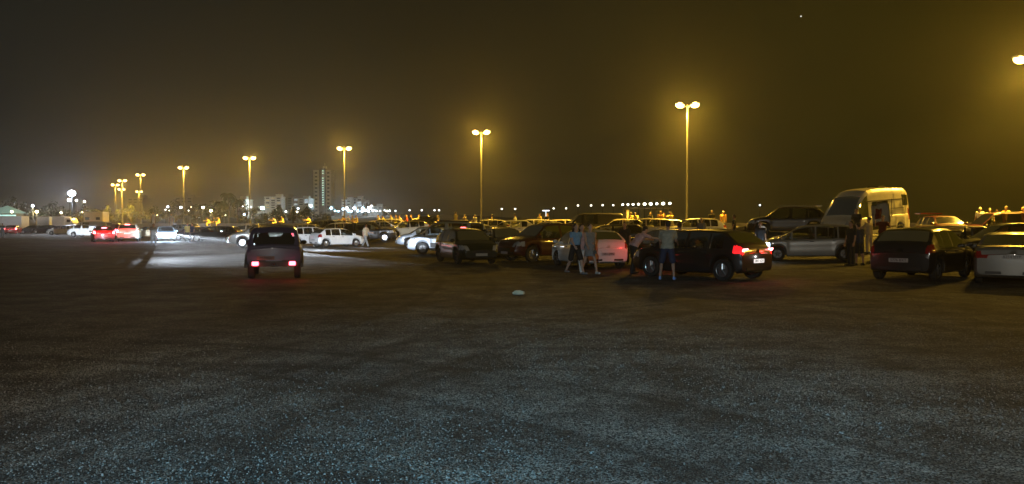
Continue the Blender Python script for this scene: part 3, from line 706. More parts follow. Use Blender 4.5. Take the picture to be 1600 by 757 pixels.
def person_proto(name, ps, top='tee', low='trousers', hair='short', f=1.0):
    J = skeleton(ps); up, lat = J['up'], J['lat']
    root = link(name, body_mesh(J, f), SKIN)
    # top
    bm = bmesh.new(); g = .016
    def latcap(c, w, r): cap(bm, c - lat * w, c + lat * w, r, r)
    hem = J['hip'] + up * (.02 if top != 'crop' else .16)
    latcap(hem, .075 * f, .118 + g if top != 'crop' else .108 + g); latcap(J['waist'], .05 * f, .104 + g); latcap(J['chest'], .078 * f, .114 + g); latcap(J['neck'] - up * .065, .12 * f, .058 + g)
    for s, n in ((1, 'L'), (-1, 'R')):
        cap(bm, hem + lat * s * .05, J['chest'] + lat * s * .065, .108 + g, .108 + g); cap(bm, J['chest'] + lat * s * .08, J['neck'] - up * .065 + lat * s * .13, .092 + g, .056 + g)
        sl = {'tee': .62, 'crop': .4, 'vest': 0, 'long': 1}[top]
        if sl: cap(bm, J['sh' + n], J['sh' + n].lerp(J['el' + n], sl), .052 + g, .044 + g * 1.3)
        if sl == 1: cap(bm, J['el' + n], J['wr' + n], .044 + g, .032 + g)
    link('top', remesh(bm, .013), SEAT, root)
    bm = bmesh.new()
    if low in ('skirt', 'dress'):
        kn = (J['kneeL'] + J['kneeR']) / 2; base = J['hip'].lerp(kn, .72)
        tube(bm, base, J['hip'] + up * .05, .21, .135, 18); tube(bm, J['hip'], J['waist'] + up * .02, .14, .115, 18)
        ball(bm, J['hip'], .14)
    else:
        latcap(J['hip'] + up * .01, .075 * f, .112 + g)
        for s, n in ((1, 'L'), (-1, 'R')):
            k = J['knee' + n]
            if low == 'shorts': cap(bm, J['hip' + n], J['hip' + n].lerp(k, .86), .090 + g, .078 + g)
            else:
                cap(bm, J['hip' + n], k, .086 + g, .060 + g); cap(bm, k, J['ank' + n] + Vector((0, 0, .01)), .060 + g, .048 + g)
    link({'skirt': 'skirt', 'dress': 'skirt', 'shorts': 'shorts', 'trousers': 'trousers'}[low], remesh(bm, .014), PLAST, root)
    # shoes
    for s, n in ((1, 'L'), (-1, 'R')):
        bm = bmesh.new(); a = J['ank' + n]; t = J['toe' + n]
        cap(bm, a + Vector((-.035, 0, -.048)), t + Vector((.01, 0, -.004)), .044, .036); ball(bm, a + Vector((-.01, 0, -.02)), (.05, .042, .045))
        link('shoe', remesh(bm, .012), PLAST, root)
    # hair
    bm = bmesh.new(); hd = J['hd']; hc = J['head']; rot = Vector((0, 0, 1)).rotation_difference(hd).to_matrix(); fw = rot @ Vector((1, 0, 0))
    ball(bm, hc + hd * .052 - fw * .022, (.098, .088, .094), 16, rot)
    if hair == 'long':
        cap(bm, hc - fw * .05 + hd * .02, J['chest'] - Vector((.12, 0, -.06)), .085, .06); cap(bm, hc - fw * .05 - hd * .05 + lat * .05, J['chest'] - Vector((.10, -.06, -.1)), .05, .035); cap(bm, hc - fw * .05 - hd * .05 - lat * .05, J['chest'] - Vector((.10, .06, -.1)), .05, .035)
    elif hair == 'bun': ball(bm, hc - fw * .10 + hd * .07, .045)
    elif hair == 'short': ball(bm, hc - fw * .045 - hd * .015, (.055, .072, .06), 12, rot)
    link('hair', remesh(bm, .012), HAIR, root)
    for s in (1, -1):
        bm = bmesh.new(); ball(bm, hc + fw * .090 + hd * .014 + lat * s * .031, .0085, 8); from_bm('eye', bm, PLATE, root)
    return root
POSES = {
 'stand': dict(legL=(4, 4, 5), legR=(-3, 3, 6), armL=(4, 9, 16, 0), armR=(-2, 10, 14, 0)),
 'wide': dict(legL=(3, 4, 11), legR=(-4, 2, 10), armL=(18, 10, 40, 0), armR=(24, 8, 48, 0), lean=13, nod=18),
 'walk': dict(legL=(24, 8, 3), legR=(-18, 16, 3), armL=(-20, 8, 14, 0), armR=(22, 8, 30, 0), lean=3),
 'stride': dict(legL=(-22, 14, 3), legR=(27, 5, 3), armL=(25, 9, 55, 0), armR=(-12, 9, 20, 0), lean=4),
 'bent': dict(legL=(12, 10, 7), legR=(-8, 6, 7), armL=(58, 14, 30, 0), armR=(70, 12, 12, 0), lean=42, nod=20),
 'arms': dict(legL=(2, 4, 4), legR=(-2, 4, 5), armL=(30, 35, 90, -10), armR=(40, 30, 95, -10), lean=2),
 'phone': dict(legL=(4, 5, 4), legR=(-3, 5, 5), armL=(20, 6, 95, 0), armR=(2, 10, 15, 0), lean=4, nod=22),
 'sit': dict(sit=1, legL=(82, 78, 8), legR=(80, 84, 9), armL=(24, 10, 40, 0), armR=(20, 12, 48, 0), lean=8, nod=8),
 'sitlean': dict(sit=1, legL=(84, 62, 6), legR=(86, 90, 9), armL=(-28, 14, 8, 0), armR=(40, 10, 55, 0), lean=-12),
 'hunch': dict(sit=1, legL=(84, 88, 9), legR=(86, 85, 8), armL=(50, 8, 55, 0), armR=(46, 8, 60, 0), lean=28, nod=20),
 'situp': dict(sit=1, legL=(80, 80, 9), legR=(84, 70, 8), armL=(45, 50, 100, 0), armR=(60, 45, 95, 0), lean=3),
}
PP = {}; WEAR = {}
def person(pose, px, d, face, top, low, label, ttype='tee', ltype='trousers', hair='short', hairm=None, skin=None, shoes=None, z=None, group='people standing among the cars', sc_=1.0, xy=None):
    key = (pose, ttype, ltype, hair)
    if key not in PP: PP[key] = person_proto('person', POSES[pose], ttype, ltype, hair, 1.0 if hair != 'long' else .9)
    o = copy_tree(PP[key]); o.name = 'person'
    X, Y = xy if xy else P(px, d)
    o.location = (X, Y, G(X, Y) if z is None else z); o.rotation_euler = (0, 0, R(face)); o.scale = (sc_,) * 3
    setmat(o, skin or SKIN)
    for ch in o.children:
        b = ch.name.split('.')[0]
        if b == 'top': setmat(ch, top)
        elif b in ('trousers', 'shorts', 'skirt'): setmat(ch, low)
        elif b == 'hair': setmat(ch, hairm or HAIR)
        elif b == 'shoe': setmat(ch, shoes or PLAST)
    tag(o, label, 'person', group)
    return o
WHITE, BLACKC, NAVY, GREYC, YEL, LBLUE, TAN, RED, GREEN, ORG, KHAKI, PINK = (cloth(*a) for a in (
 ('white', (.72, .72, .70)), ('black', (.02, .02, .022)), ('navy', (.025, .035, .075)), ('grey', (.25, .25, .25)), ('yellow', (.72, .60, .20)), ('light_blue', (.16, .34, .58)),
 ('tan', (.45, .36, .24)), ('red', (.42, .04, .03)), ('olive', (.20, .24, .14)), ('orange', (.70, .38, .10)), ('khaki', (.34, .33, .26)), ('pink', (.60, .36, .34))))
BLUESHOE = pbr('blue_white_shoe', (.25, .38, .75), .6)
# ------------------------------------------------------------------ the cars of the photograph
WP = paint('white', (.74, .74, .73)); SIL = paint('silver', (.33, .33, .31), .3); BLK = paint('black', (.014, .014, .016)); DGR = paint('dark_grey', (.06, .06, .065), .3); CREAM = paint('cream', (.68, .62, .48)); SILB = paint('pale_blue_grey', (.45, .50, .56), .3)
NVY = paint('navy', (.045, .042, .11)); MAR = paint('maroon', (.07, .009, .008)); REDP = paint('red', (.20, .018, .015)); GRN = paint('dark_green', (.010, .018, .014)); BEI = paint('beige', (.48, .42, .30), .2)
LG = 'cars parked in the lot'
# nearest row
jeep = car('jeep', 431, 25.3, 105, NVY, 'dark blue jeep driving away alone in the open lot, both red tail lights lit', name='jeep', cat='jeep', group=None, tails=TLON, heads=HLON, rims=RIMD, plate='M MEO', sc_=1.0)
bh = car('hatch', 1092, 24.6, 131, BLK, 'glossy black hatchback with a lit red tail light and white lit number plate', tails=emis('tail_lamp_soft', (1, .015, .02), 1.3), rims=RIM, plate='2847 KDX', platelit=True, sc_=1.03)
wh = car('hatch', 917, 30.6, 107, WP, 'white hatchback behind the three walking friends, red light spilling on its right side', plate='4411 JMN', sc_=1.0)
car('mpv', 1264, 35.6, 163, SIL, 'silver people carrier seen from its left side, headlamp lit, nose behind the black hatchback', heads=HLBLUE, rims=RIMD)
car('hatch', 1444, 24.4, 44, BLK, 'black hatchback seen from behind on the right, grey number plate, lights off', plate='5776 BXT', sc_=1.04, zs=1.03)
car('sedan', 1582, 23.0, 57, paint('dull_silver', (.20, .20, .18), .2), 'silver saloon cut by the right edge of the frame, boot towards the viewer', plate='8254 BYP', sc_=1.02)
car('microvan', 699, 44.0, 186, SILB, 'pale grey panelled leisure van facing left with black side mouldings', name='parked_van', cat='van', rims=RIMD)
car('hatch', 728, 33.8, 292, GRN, 'dark compact hatchback facing right in front of the pale leisure van', rims=RIMD, sc_=.98, zs=1.03)
car('suv', 853, 35.6, 214, MAR, 'dark maroon crossover with red glints on its front fenders, left of the white hatchback', rims=RIM)
car('estate', 786, 41, 285, BLK, 'black estate squeezed between the dark compact and the maroon crossover')
hh = car('hatch', 1044, 31.0, 106, BLK, 'dark hatchback mostly hidden behind the black hatchback, one red tail light showing', tails=TLON)
# right, on the raised ground
car('suv', 1229, 46, 163, BLK, 'dark grey off-roader on the raised ground, bonnet to the left, next to the big van', name='parked_suv')
bv = car('bigvan', 1352, 43.2, 214, paint('pale_cream', (.72, .69, .58)), 'big pale high-roof van on the raised ground with its side door open', name='parked_van', cat='van', rims=RIMD, pitch=3.5)
car('hatch', 1262, 41.0, 163, WP, 'white hatchback just behind the silver people carrier', z=.12)
car('estate', 1466, 33.5, 160, DGR, 'dark grey estate behind the black hatchback on the right, long roof catching the light', rims=RIMD)
car('suv', 1580, 29.5, 168, BLK, 'black off-roader behind the silver saloon at the right edge')
rh = car('hatch', 1472, 47, 262, paint('dark_red', (.05, .008, .006)), 'small red hatchback with its tailgate raised on the raised ground', z=.72)
car('van', 1574, 45.5, 172, MAR, 'long dark red van on the raised ground at the far right, people behind it', name='parked_van', cat='van', z=.42)
# middle rows, left to right
car('hatch', 527, 57, 41, WP, 'white hatchback right of the jeep, seen from its rear right corner, whitest of its row', sc_=.93)
car('hatch', 484, 58.5, 43, WP, 'white hatchback half hidden between the jeep and the whitest hatchback, tail light lit pink', tails=TLON)
car('suv', 577, 65, 4, BLK, 'black off-roader behind the walking person in pale trousers')
car('estate', 617, 80, 2, WP, 'white estate under yellow light, in front of the long group on the wall', z=.72)
car('hatch', 637, 69, 196, BEI, 'beige hatchback between the white estate and the silver saloon')
car('sedan', 668, 57, 193, SILB, 'pale silver saloon facing left behind the leisure van')
car('estate', 672, 75, 352, DGR, 'grey estate with a roof box on the upper row behind the pale silver saloon', z=.62)
car('estate', 722, 50, 96, WP, 'white estate with its high brake light lit above the dark compact hatchback', tails=TL)
car('hatch', 762, 68, 176, CREAM, 'cream hatchback low behind the white estate, under the central lamp post')
car('hatch', 796, 60, 180, WP, 'white hatchback side-on to the left behind the black estate')
car('sedan', 858, 56, 178, CREAM, 'cream saloon whose roof shows above the maroon crossover')
car('estate', 828, 66, 186, WP, 'white estate on the upper row left of the two people sitting in pale clothes')
car('van', 924, 63, 184, BLK, 'black van close to the sea wall behind the white hatchback and the friends', name='parked_van', cat='van')
car('hatch', 1083, 51, 182, WP, 'white hatchback whose roof shows above the black hatchback')
car('estate', 1003, 54, 176, BEI, 'beige estate whose roof shows above the bending man')
car('sedan', 1164, 47, 172, DGR, 'dark grey saloon between the black hatchback and the off-roader', z=.15)
car('sedan', 1118, 39, 170, BLK, 'black saloon right behind the tail of the black hatchback')
car('estate', 953, 47, 172, BLK, 'black estate right behind the white hatchback with the red glow')
car('hatch', 505, 86, 182, WP, 'white hatchback high up in the far row left of the hunched lone person')
car('suv', 653, 86, 184, CREAM, 'cream off-roader in the far row right of the white estate under yellow light')
car('estate', 702, 66, 182, CREAM, 'cream estate whose roof shows above the pale leisure van')
car('sedan', 747, 57, 184, WP, 'white saloon just right of the white estate with the brake light')
car('hatch', 884, 68, 4, CREAM, 'cream hatchback in the far row left of the black van')
car('hatch', 968, 60, 180, CREAM, 'cream hatchback just right of the black van')
car('sedan', 1045, 60, 183, BEI, 'beige saloon in the far row under the close bright lights')
car('hatch', 524, 73, 186, CREAM, 'cream hatchback right behind the roof of the whitest hatchback')
car('sedan', 600, 73, 352, WP, 'white saloon between the black off-roader and the beige hatchback')
# left rows
car('estate', 335, 72, 188, BLK, 'black estate side-on left of centre with a bright chrome nose', heads=HL, rims=RIM)
car('sedan', 358, 76.5, 122, MAR, 'dark red saloon seen from behind with a lit white number plate', platelit=True, tails=TLDIM)
car('sedan', 385, 80, 186, CREAM, 'cream saloon on the upper row left of the jeep', z=.2)
car('suv', 408, 57, 203, SIL, 'silver off-roader with its nose peeping out left of the jeep')
car('hatch', 430, 72, 184, BEI, 'beige hatchback whose roof shows above the left of the jeep')
car('estate', 466, 73, 178, CREAM, 'cream estate whose roof shows above the right of the jeep')
car('suv', 497, 76, 184, DGR, 'dark grey off-roader on the upper row above the half hidden white hatchback')
car('estate', 540, 78, 4, DGR, 'dark grey estate on the upper row above the whitest hatchback', z=.55)
car('hatch', 556, 68, 186, CREAM, 'cream hatchback right behind the whitest hatchback')
car('sedan', 587, 84, 180, BEI, 'beige saloon on the upper row left of the white estate', z=.6)
car('sedan', 306, 80, 176, MAR, 'dark red saloon left of the black estate, behind the two people')
hc = car('hatch', 259, 76, 295, SILB, 'pale hatchback facing the viewer with both headlamps glaring blue white', heads=HLON)
c41 = car('hatch', 160, 73, 122, REDP, 'red hatchback braking, its three red lights lit, left of the cream roofed car', tails=TLBRAKE)
c42 = car('suv', 202, 75, 112, CREAM, 'cream roofed off-roader braking beside the red hatchback, red lights lit', tails=TLBRAKE, platelit=True)
car('suv', 186, 86, 130, MAR, 'dark red off-roader just beyond the two braking cars', tails=TLON)
car('van', 141, 98, 178, WP, 'white van facing left behind the red braking hatchback', name='parked_van', cat='van')
car('hatch', 98, 116, 182, WP, 'small white hatchback in front of the white lorry')
car('hatch', 110, 122, 176, REDP, 'red hatchback just right of the white lorry', )
car('hatch', 21, 128, 110, REDP, 'red hatchback far left in front of the long white trailer, tail lights lit', tails=TLBRAKE)
car('sedan', 54, 132, 175, DGR, 'dark saloon far left below the yellow lit tree')
car('sedan', 74, 130, 178, BLK, 'black saloon far left in front of the short white trailer')
car('sedan', 236, 92, 184, BEI, 'beige saloon behind the pale hatchback with the glaring headlamps')
car('estate', 282, 96, 176, SIL, 'silver estate in the far row right of the glaring headlamps')

# high brake lights
for c, lc in ((c41, (-1.95, 0, 1.32)), (c42, (-2.15, 0, 1.62))):
    bm = bmesh.new(); box(bm, lc, (.06, .42, .06), .01); from_bm('brake_light', bm, TLBRAKE, c)
we = [o for o in C.objects if 'label' in o and 'high brake light' in o['label']][0]
bm = bmesh.new(); box(bm, (-2.08, 0, 1.47), (.10, .36, .05), .01); from_bm('brake_light', bm, TLBRAKE, we)
# black side mouldings of the leisure van
lv = [o for o in C.objects if 'label' in o and 'leisure van facing left' in o['label']][0]
for s in (1, -1):
    bm = bmesh.new(); box(bm, (.35, s * .935, .52), (1.25, .05, .24), .02); box(bm, (-.85, s * .93, .52), (.5, .05, .2), .02); from_bm('side_moulding', bm, PLAST, lv)
bm = bmesh.new(); box(bm, (-.2, 0, 1.86), (2.0, 1.1, .06), .03)
for s in (1, -1): box(bm, (-.3, s * .7, 1.86), (2.4, .05, .06), .02)
from_bm('roof_rack', bm, PLAST, lv)
gb = [o for o in C.objects if 'label' in o and 'roof box' in o['label']][0]
bm = bmesh.new(); box(bm, (-.2, .1, 1.62), (1.9, .8, .34), .12); from_bm('roof_box', bm, PLAST, gb)
bm = bmesh.new()
for y in (1, -1):
    for xx in (-1.0, -2.35): box(bm, (xx, y * .995, 1.30), (.014, .03, 1.7))
    box(bm, (-.9, y * 1.008, .62), (2.6, .03, .09), .01); box(bm, (-1.6, y * .985, 1.62), (1.3, .03, .03))
from_bm('side_trim', bm, PLAST, bv)
bm = bmesh.new(); box(bm, (-1.2, 0, 2.83), (.7, .7, .10), .03); from_bm('roof_vent', bm, PLAST, bv)
bm = bmesh.new(); box(bm, (-.5, .93, 2.10), (3.9, .05, .05), .01); from_bm('door_rail', bm, PLAST, bv)
# raised tailgate on the red hatchback, lit cabin
bm = bmesh.new(); box(bm, (-2.15, 0, 1.62), (.95, 1.35, .07), .03, None); tg = from_bm('tailgate', bm, REDP, rh)
bm = bmesh.new()
for s in (1, -1): tube(bm, (-1.75, s * .58, 1.15), (-2.3, s * .58, 1.58), .018)
from_bm('gas_strut', bm, DARKSTEEL, rh)
lightpt(rh, (-.9, 0, 1.2), (1, .45, .25), 5, .1, 'cabin_light')
suvr = [o for o in C.objects if 'label' in o and 'bonnet to the left' in o['label']][0]
bm = bmesh.new()
for s in (1, -1): tube(bm, (-1.6, s * .62, 1.74), (.5, s * .62, 1.76), .02); 
box(bm, (-1.75, 0, 1.74), (.3, 1.2, .05), .02); from_bm('roof_rail', bm, STEEL, suvr)
TLCORE = emis('tail_lamp_core', (1, .22, .22), 16)
for s in (1, -1):
    bm = bmesh.new(); box(bm, (-2.055, s * .66, .92), (.03, .26, .038), .01, None); box(bm, (-2.03, s * .74, .885), (.03, .08, .05), .01, None); from_bm('tail_lamp_bar', bm, TLCORE, bh)
# the jeep's plate colour is darkened against the red lamp light; only the left tail lamp of the hidden hatchback works
for ch in jeep.children:
    if ch.name.startswith('number_plate'): setmat(ch, pbr('darkened_plate', (.13, .13, .125), .8))
for ch in hh.children:
    if ch.name.startswith('tail_light') and sum(v.co.y for v in ch.data.vertices) < 0: setmat(ch, TL)
bv.location.z -= .12
# lit lamps that give light
RL = (1, .05, .04)
lightpt(jeep, (-2.0, .54, .42), RL, 4); lightpt(jeep, (-2.0, -.54, .42), RL, 4)
lightpt(bh, (-2.25, .62, .92), RL, 6); lightpt(bh, (-2.25, -.62, .92), RL, 5); lightpt(bh, (-2.2, 0, .70), (1, .95, .9), 1.0, .03)
lightpt(c41, (-2.3, .5, .95), RL, 60); lightpt(c41, (-2.3, -.5, .95), RL, 60); lightpt(c42, (-2.6, .55, 1.05), RL, 60); lightpt(c42, (-2.6, -.55, 1.05), RL, 60)
def beam(parent, loc, az, dist, en, width=60, col=(.78, .88, 1), vert=1.6, zworld=None):
    """low beam: a flat wide cone whose upper edge meets the ground at dist"""
    ld = bpy.data.lights.new('headlight_beam', 'SPOT'); ld.color = col; ld.energy = en; ld.shadow_soft_size = .05
    ld.spot_size = R(width); ld.spot_blend = .12
    lo = bpy.data.objects.new('headlight_beam', ld); C.objects.link(lo)
    h = loc[2]
    top = math.atan(h / dist); half = R(vert)
    k = math.tan(half) / math.tan(R(width / 2))
    a = R(az); dv = Vector((math.cos(a) * math.cos(top + half), math.sin(a) * math.cos(top + half), -math.sin(top + half)))
    q = dv.to_track_quat('-Z', 'Y')
    lo.matrix_world = Matrix.Translation(loc) @ q.to_matrix().to_4x4() @ Matrix.Diagonal((1, k, 1, 1))
    # parent it to its car without moving it
    mw = lo.matrix_world.copy(); bpy.context.view_layer.update(); lo.parent = parent; lo.matrix_parent_inverse = parent.matrix_world.inverted(); lo.matrix_world = mw
    return lo
bpy.context.view_layer.update()
def beams(c, y=.62, zz=.72, **k):
    L = TYPES[c['typ']]['L'] if 'typ' in c else 4.05
    for s in (1, -1):
        p = c.matrix_world @ Vector((L / 2 + .08, s * y, zz)); beam(c, (p.x, p.y, p.z), math.degrees(c.rotation_euler.z) + k.get('off', 0), k['dist'], k['en'], k.get('width', 60), vert=k.get('vert', 1.6))
for dist_, vert_, en_ in ((51, .22, 90000), (36, .28, 22000), (25, .5, 4000), (15, 1.6, 500)): beams(hc, dist=dist_, en=en_, width=42, vert=vert_, off=18)
for s in (1, -1): p_ = hc.matrix_world @ Vector((2.1, s * .6, .72)); beam(hc, (p_.x, p_.y, p_.z), 316, 50, 700000, 24, vert=.28)
beams(c41, dist=-26, en=30000, width=50, vert=1.95)
for s in (1, -1): lightpt(hc, (2.35, s * .62, .78), (.5, .72, 1), 900)
beams(jeep, dist=-26, en=20000, width=52, vert=1.95, off=-4)
def lamp_at(car_, px, d, z, en, col=RL):
    X, Y = P(px, d); v = car_.matrix_world.inverted() @ Vector((X, Y, z)); lightpt(car_, v, col, en)
lamp_at(hh, 1000, 28.2, 1.0, 15)
mp = [o for o in C.objects if 'label' in o and 'silver people carrier seen' in o['label']][0]
lightpt(mp, (2.42, .62, .66), (.6, .8, 1), 7)

# ------------------------------------------------------------------ people
PW = 'people sitting and standing on the sea wall'
def onwall(pose, px, face, top, low, label, **k):
    x, y = wall_at(px); x -= WN[0] * .18; y -= WN[1] * .18
    return person(pose, 0, 0, face, top, low, label, xy=(x, y), z=WT + .105, group=PW, **k)
F = -135  # facing the car park
# near people
person('walk', 899, 26.2, 300, LBLUE, BLACKC, 'person in light blue top and dark shorts, long hair, leftmost of three friends', ttype='crop', ltype='shorts', hair='long', skin=SKIN2, shoes=GREYC)
person('stride', 908.5, 26.6, 285, PINK, WHITE, 'person in white trousers walking between the other two friends', ltype='trousers', hair='long', skin=SKIN2, shoes=WHITE)
fr = person('walk', 921.5, 26.4, 290, GREYC, GREYC, 'person in a grey dress carrying a small black bag, rightmost of the three friends', ttype='vest', ltype='dress', hair='bun', skin=SKIN2, shoes=WHITE)
bm = bmesh.new(); box(bm, (0, 0, .12), (.10, .26, .18), .04)
for a in range(10):
    t0, t1 = math.pi * a / 10, math.pi * (a + 1) / 10
    tube(bm, (0, math.cos(t0) * .09, .20 + math.sin(t0) * .22), (0, math.cos(t1) * .09, .20 + math.sin(t1) * .22), .008, n=5)
X, Y = P(929.5, 26.1); hb = from_bm('handbag', bm, pbr('black_leather', (.015, .015, .015), .4)); hb.location = (X, Y, .62); tag(hb, 'small black handbag hanging from the hand of the person in the grey dress', 'handbag')
person('wide', 1043, 23.5, 72, KHAKI, NAVY, 'person in khaki t-shirt, navy shorts and blue shoes, back turned, by the black hatchback', ltype='shorts', shoes=BLUESHOE, sc_=1.04)
person('bent', 990, 26.4, 20, PINK, BLACKC, 'person bending over the front of the black hatchback, arm outstretched, tinted red', skin=SKIN2, sc_=1.02)
person('stand', 976, 33, 250, BLACKC, BLACKC, 'person in black standing left of the bending person')
person('stand', 1062, 27.5, 60, BLACKC, BLACKC, 'person in black behind the man in the khaki t-shirt', )
person('stand', 1330, 31.4, 200, BLACKC, BLACKC, 'person all in black by the silver people carrier, left one of the pair', sc_=1.03)
person('phone', 1343, 31.8, 110, NAVY, BLACKC, 'person in dark blue shorts, right one of the pair by the silver people carrier', ltype='shorts', sc_=1.0)
person('stand', 1338, 39.5, 220, BLACKC, BLACKC, 'person in black with head highest, standing by the nose of the big pale van', z=.72)
person('arms', 1358, 37.6, 120, TAN, TAN, 'person in a pale top in front of the open door of the big van', hair='bun', skin=SKIN2)
person('arms', 1379, 38.2, 240, cloth('dark_red', (.10, .015, .012)), BLACKC, 'person in dark red in front of the open door of the big van')
person('stand', 1188, 37.5, 250, BLACKC, BLACKC, 'person in black standing at the nose of the silver people carrier')
person('stand', 1130, 65.5, 250, ORG, TAN, 'person with pale hair and orange top standing right of the tall lamp', hairm=HAIRW, ttype='tee', ltype='dress', hair='bun')
person('stand', 1112, 62, 250, BLACKC, BLACKC, 'person in black by the wall left of the one with pale hair')
person('stand', 1096, 44.5, 250, GREYC, NAVY, 'person with pale hair whose head shows above the roof of the black hatchback', hairm=HAIRW)
person('stand', 1147, 46, 160, BLACKC, NAVY, 'person in black between the black hatchback and the dark grey saloon')
person('stride', 571, 56.5, 330, TAN, GREYC, 'person in pale grey trousers and tan top walking right of the whitest hatchback')
person('walk', 240, 58.5, 300, GREYC, GREYC, 'person in grey walking in front of the glaring headlamps, casting a long shadow')
person('stand', 293, 72, 300, YEL, BLACKC, 'person with a pale top, left one of the pair right of the glaring headlamps', hair='long')
person('stand', 300.5, 71.5, 250, NAVY, PINK, 'person in navy, right one of the pair right of the glaring headlamps', ltype='shorts')
person('stand', 4, 96, 300, BLACKC, BLACKC, 'lone person in black at the left edge of the frame')
person('stand', 1531, 50, 240, WHITE, BLACKC, 'person with the brightest head, leftmost behind the long dark red van', z=1.0, hairm=HAIRW)
person('stand', 1546, 51, 240, GREEN, BLACKC, 'person in olive green, second from the left behind the long dark red van', z=1.0, sc_=.98)
person('arms', 1572, 49, 200, ORG, BLACKC, 'person with raised hands behind the long dark red van', z=1.02, sc_=1.02)
person('stand', 1598, 49, 200, ORG, BLACKC, 'person at the right edge of the frame behind the long dark red van', z=1.0, hair='bun')
# on the wall, right to left
onwall('situp', 1046, F, YEL, BLACKC, 'person in yellow top with raised arms, rightmost under the close row of white lights')
onwall('sit', 1031, F + 10, ORG, ORG, 'person in orange sitting beside the one with raised arms', sc_=1.12)
onwall('sit', 1015, F, BLACKC, BLACKC, 'person in black sitting left of the one in orange', skin=SKIN2)
onwall('hunch', 992, F + 20, YEL, YEL, 'person in yellow hunched close to the next one, right one of the hugging pair', sc_=1.08)
onwall('sit', 985, F - 20, YEL, WHITE, 'person in yellow and white, left one of the hugging pair', hair='long', sc_=1.05)
onwall('hunch', 929, F + 50, YEL, BLACKC, 'person leaning forward on the wall above the black van')
onwall('sit', 854, F, BLACKC, TAN, 'person in black sitting right of the one in the pale top', hairm=HAIRB)
onwall('sit', 842, F, YEL, YEL, 'person in a pale yellow top sitting on the wall above the maroon crossover')
onwall('sit', 804, F - 50, WHITE, YEL, 'slim person in pale clothes alone on the wall right of the central lamp')
onwall('sitlean', 765, F - 60, TAN, BLACKC, 'person leaning back on the wall just right of the central lamp post')
onwall('sit', 741, F, WHITE, WHITE, 'person in white sitting just left of the central lamp post')
onwall('sit', 725, F, TAN, BLACKC, 'person in tan sitting right of the standing one in yellow')
x, y = wall_at(712); person('stand', 712, 78, F + 180, YEL, RED, 'person in a yellow top and red shorts standing in front of the wall', ltype='shorts', z=1.15, group=None)
onwall('sit', 683, F, BLACKC, BLACKC, 'person in black with a pale face, right one of the pair above the leisure van', skin=SKIN2)
onwall('hunch', 671, F, BLACKC, BLACKC, 'person in black, left one of the pair above the leisure van', hairm=HAIRW)
gp_ = [(651, 'sitlean', TAN, BLACKC, 'person leaning back, rightmost of the long group on the wall above the white estate'),
       (641, 'situp', BLACKC, KHAKI, 'person with arms lifted in the long group above the white estate'),
       (634, 'sit', RED, BLACKC, 'person in red in the long group above the white estate'),
       (626, 'hunch', TAN, TAN, 'hunched person in tan in the long group above the white estate'),
       (618, 'sit', BLACKC, YEL, 'person in black top and yellow trousers in the long group above the white estate'),
       (610, 'sit', YEL, BLACKC, 'person in yellow top in the long group above the white estate'),
       (600, 'hunch', YEL, TAN, 'hunched person in yellow, leftmost but one of the long group'),
       (590, 'sit', WHITE, WHITE, 'slim person in white, leftmost of the long group'),
       (556, 'sit', YEL, TAN, 'person in yellow, right one of the two right of the lamp near the tower'),
       (550, 'sit', TAN, WHITE, 'person in tan and white, left of the two right of the lamp near the tower'),
       (543, 'sit', WHITE, YEL, 'person in white top sitting just right of the lamp post by the tower block'),
       (538, 'hunch', ORG, YEL, 'person in orange sitting at the foot of the lamp post by the tower block'),
       (533, 'sitlean', BLACKC, YEL, 'person in black leaning back left of the lamp post by the tower block'),
       (483, 'hunch', YEL, YEL, 'lone hunched person in yellow on the wall left of the tower block'),
       (440, 'sit', YEL, BLACKC, 'person in yellow with black trousers, right one of the two above the jeep'),
       (429, 'hunch', WHITE, YEL, 'hunched person in white, left one of the two above the jeep'),
       (341, 'sit', YEL, TAN, 'person in yellow with tan trousers, right one of the two below the yellow lit tree'),
       (326, 'hunch', YEL, YEL, 'hunched person in yellow, left one of the two below the yellow lit tree'),
       (334, 'sit', BLACKC, BLACKC, 'person in black between the two in yellow below the yellow lit tree')]
for px, ps, a, b, lab in gp_: onwall(ps, px, F + (px * 37) % 50 - 25, a, b, lab, sc_=1.1)
x, y = wall_at(268); person('stand', 268, 96, 250, WHITE, WHITE, 'far person in white standing right above the glaring headlamps', z=1.2, group=None)
x, y = wall_at(240); person('stand', 240, 100, 250, WHITE, WHITE, 'far person in white standing left above the glaring headlamps', z=1.4, group=None)

# ------------------------------------------------------------------ crumpled bag on the ground
bm = bmesh.new(); bmesh.ops.create_icosphere(bm, subdivisions=3, radius=1)
rr = random.Random(5)
for v in bm.verts:
    k = .75 + .5 * rr.random(); v.co = Vector((v.co.x * .135 * k, v.co.y * .09 * k, max(0, (v.co.z + .4) * .06 * k)))
X, Y = P(811, 18.6); o = from_bm('crumpled_bag', bm, pbr('paper', (.62, .58, .42), .8), smooth=0); o.location = (X, Y, 0.004); tag(o, 'small crumpled pale paper bag lying on the empty asphalt', 'litter')
# concrete pillar on the wall
x, y = wall_at(975); bm = bmesh.new(); box(bm, (0, 0, .55), (.36, .36, 1.1), .02); box(bm, (0, 0, 1.13), (.42, .42, .06), .01)
o = from_bm('concrete_pillar', bm, CONC); o.location = (x - WN[0] * .3, y - WN[1] * .3, WT + .1); o.rotation_euler = (0, 0, R(-45)); tag(o, 'square concrete pillar standing on the sea wall left of the hugging pair', 'pillar')

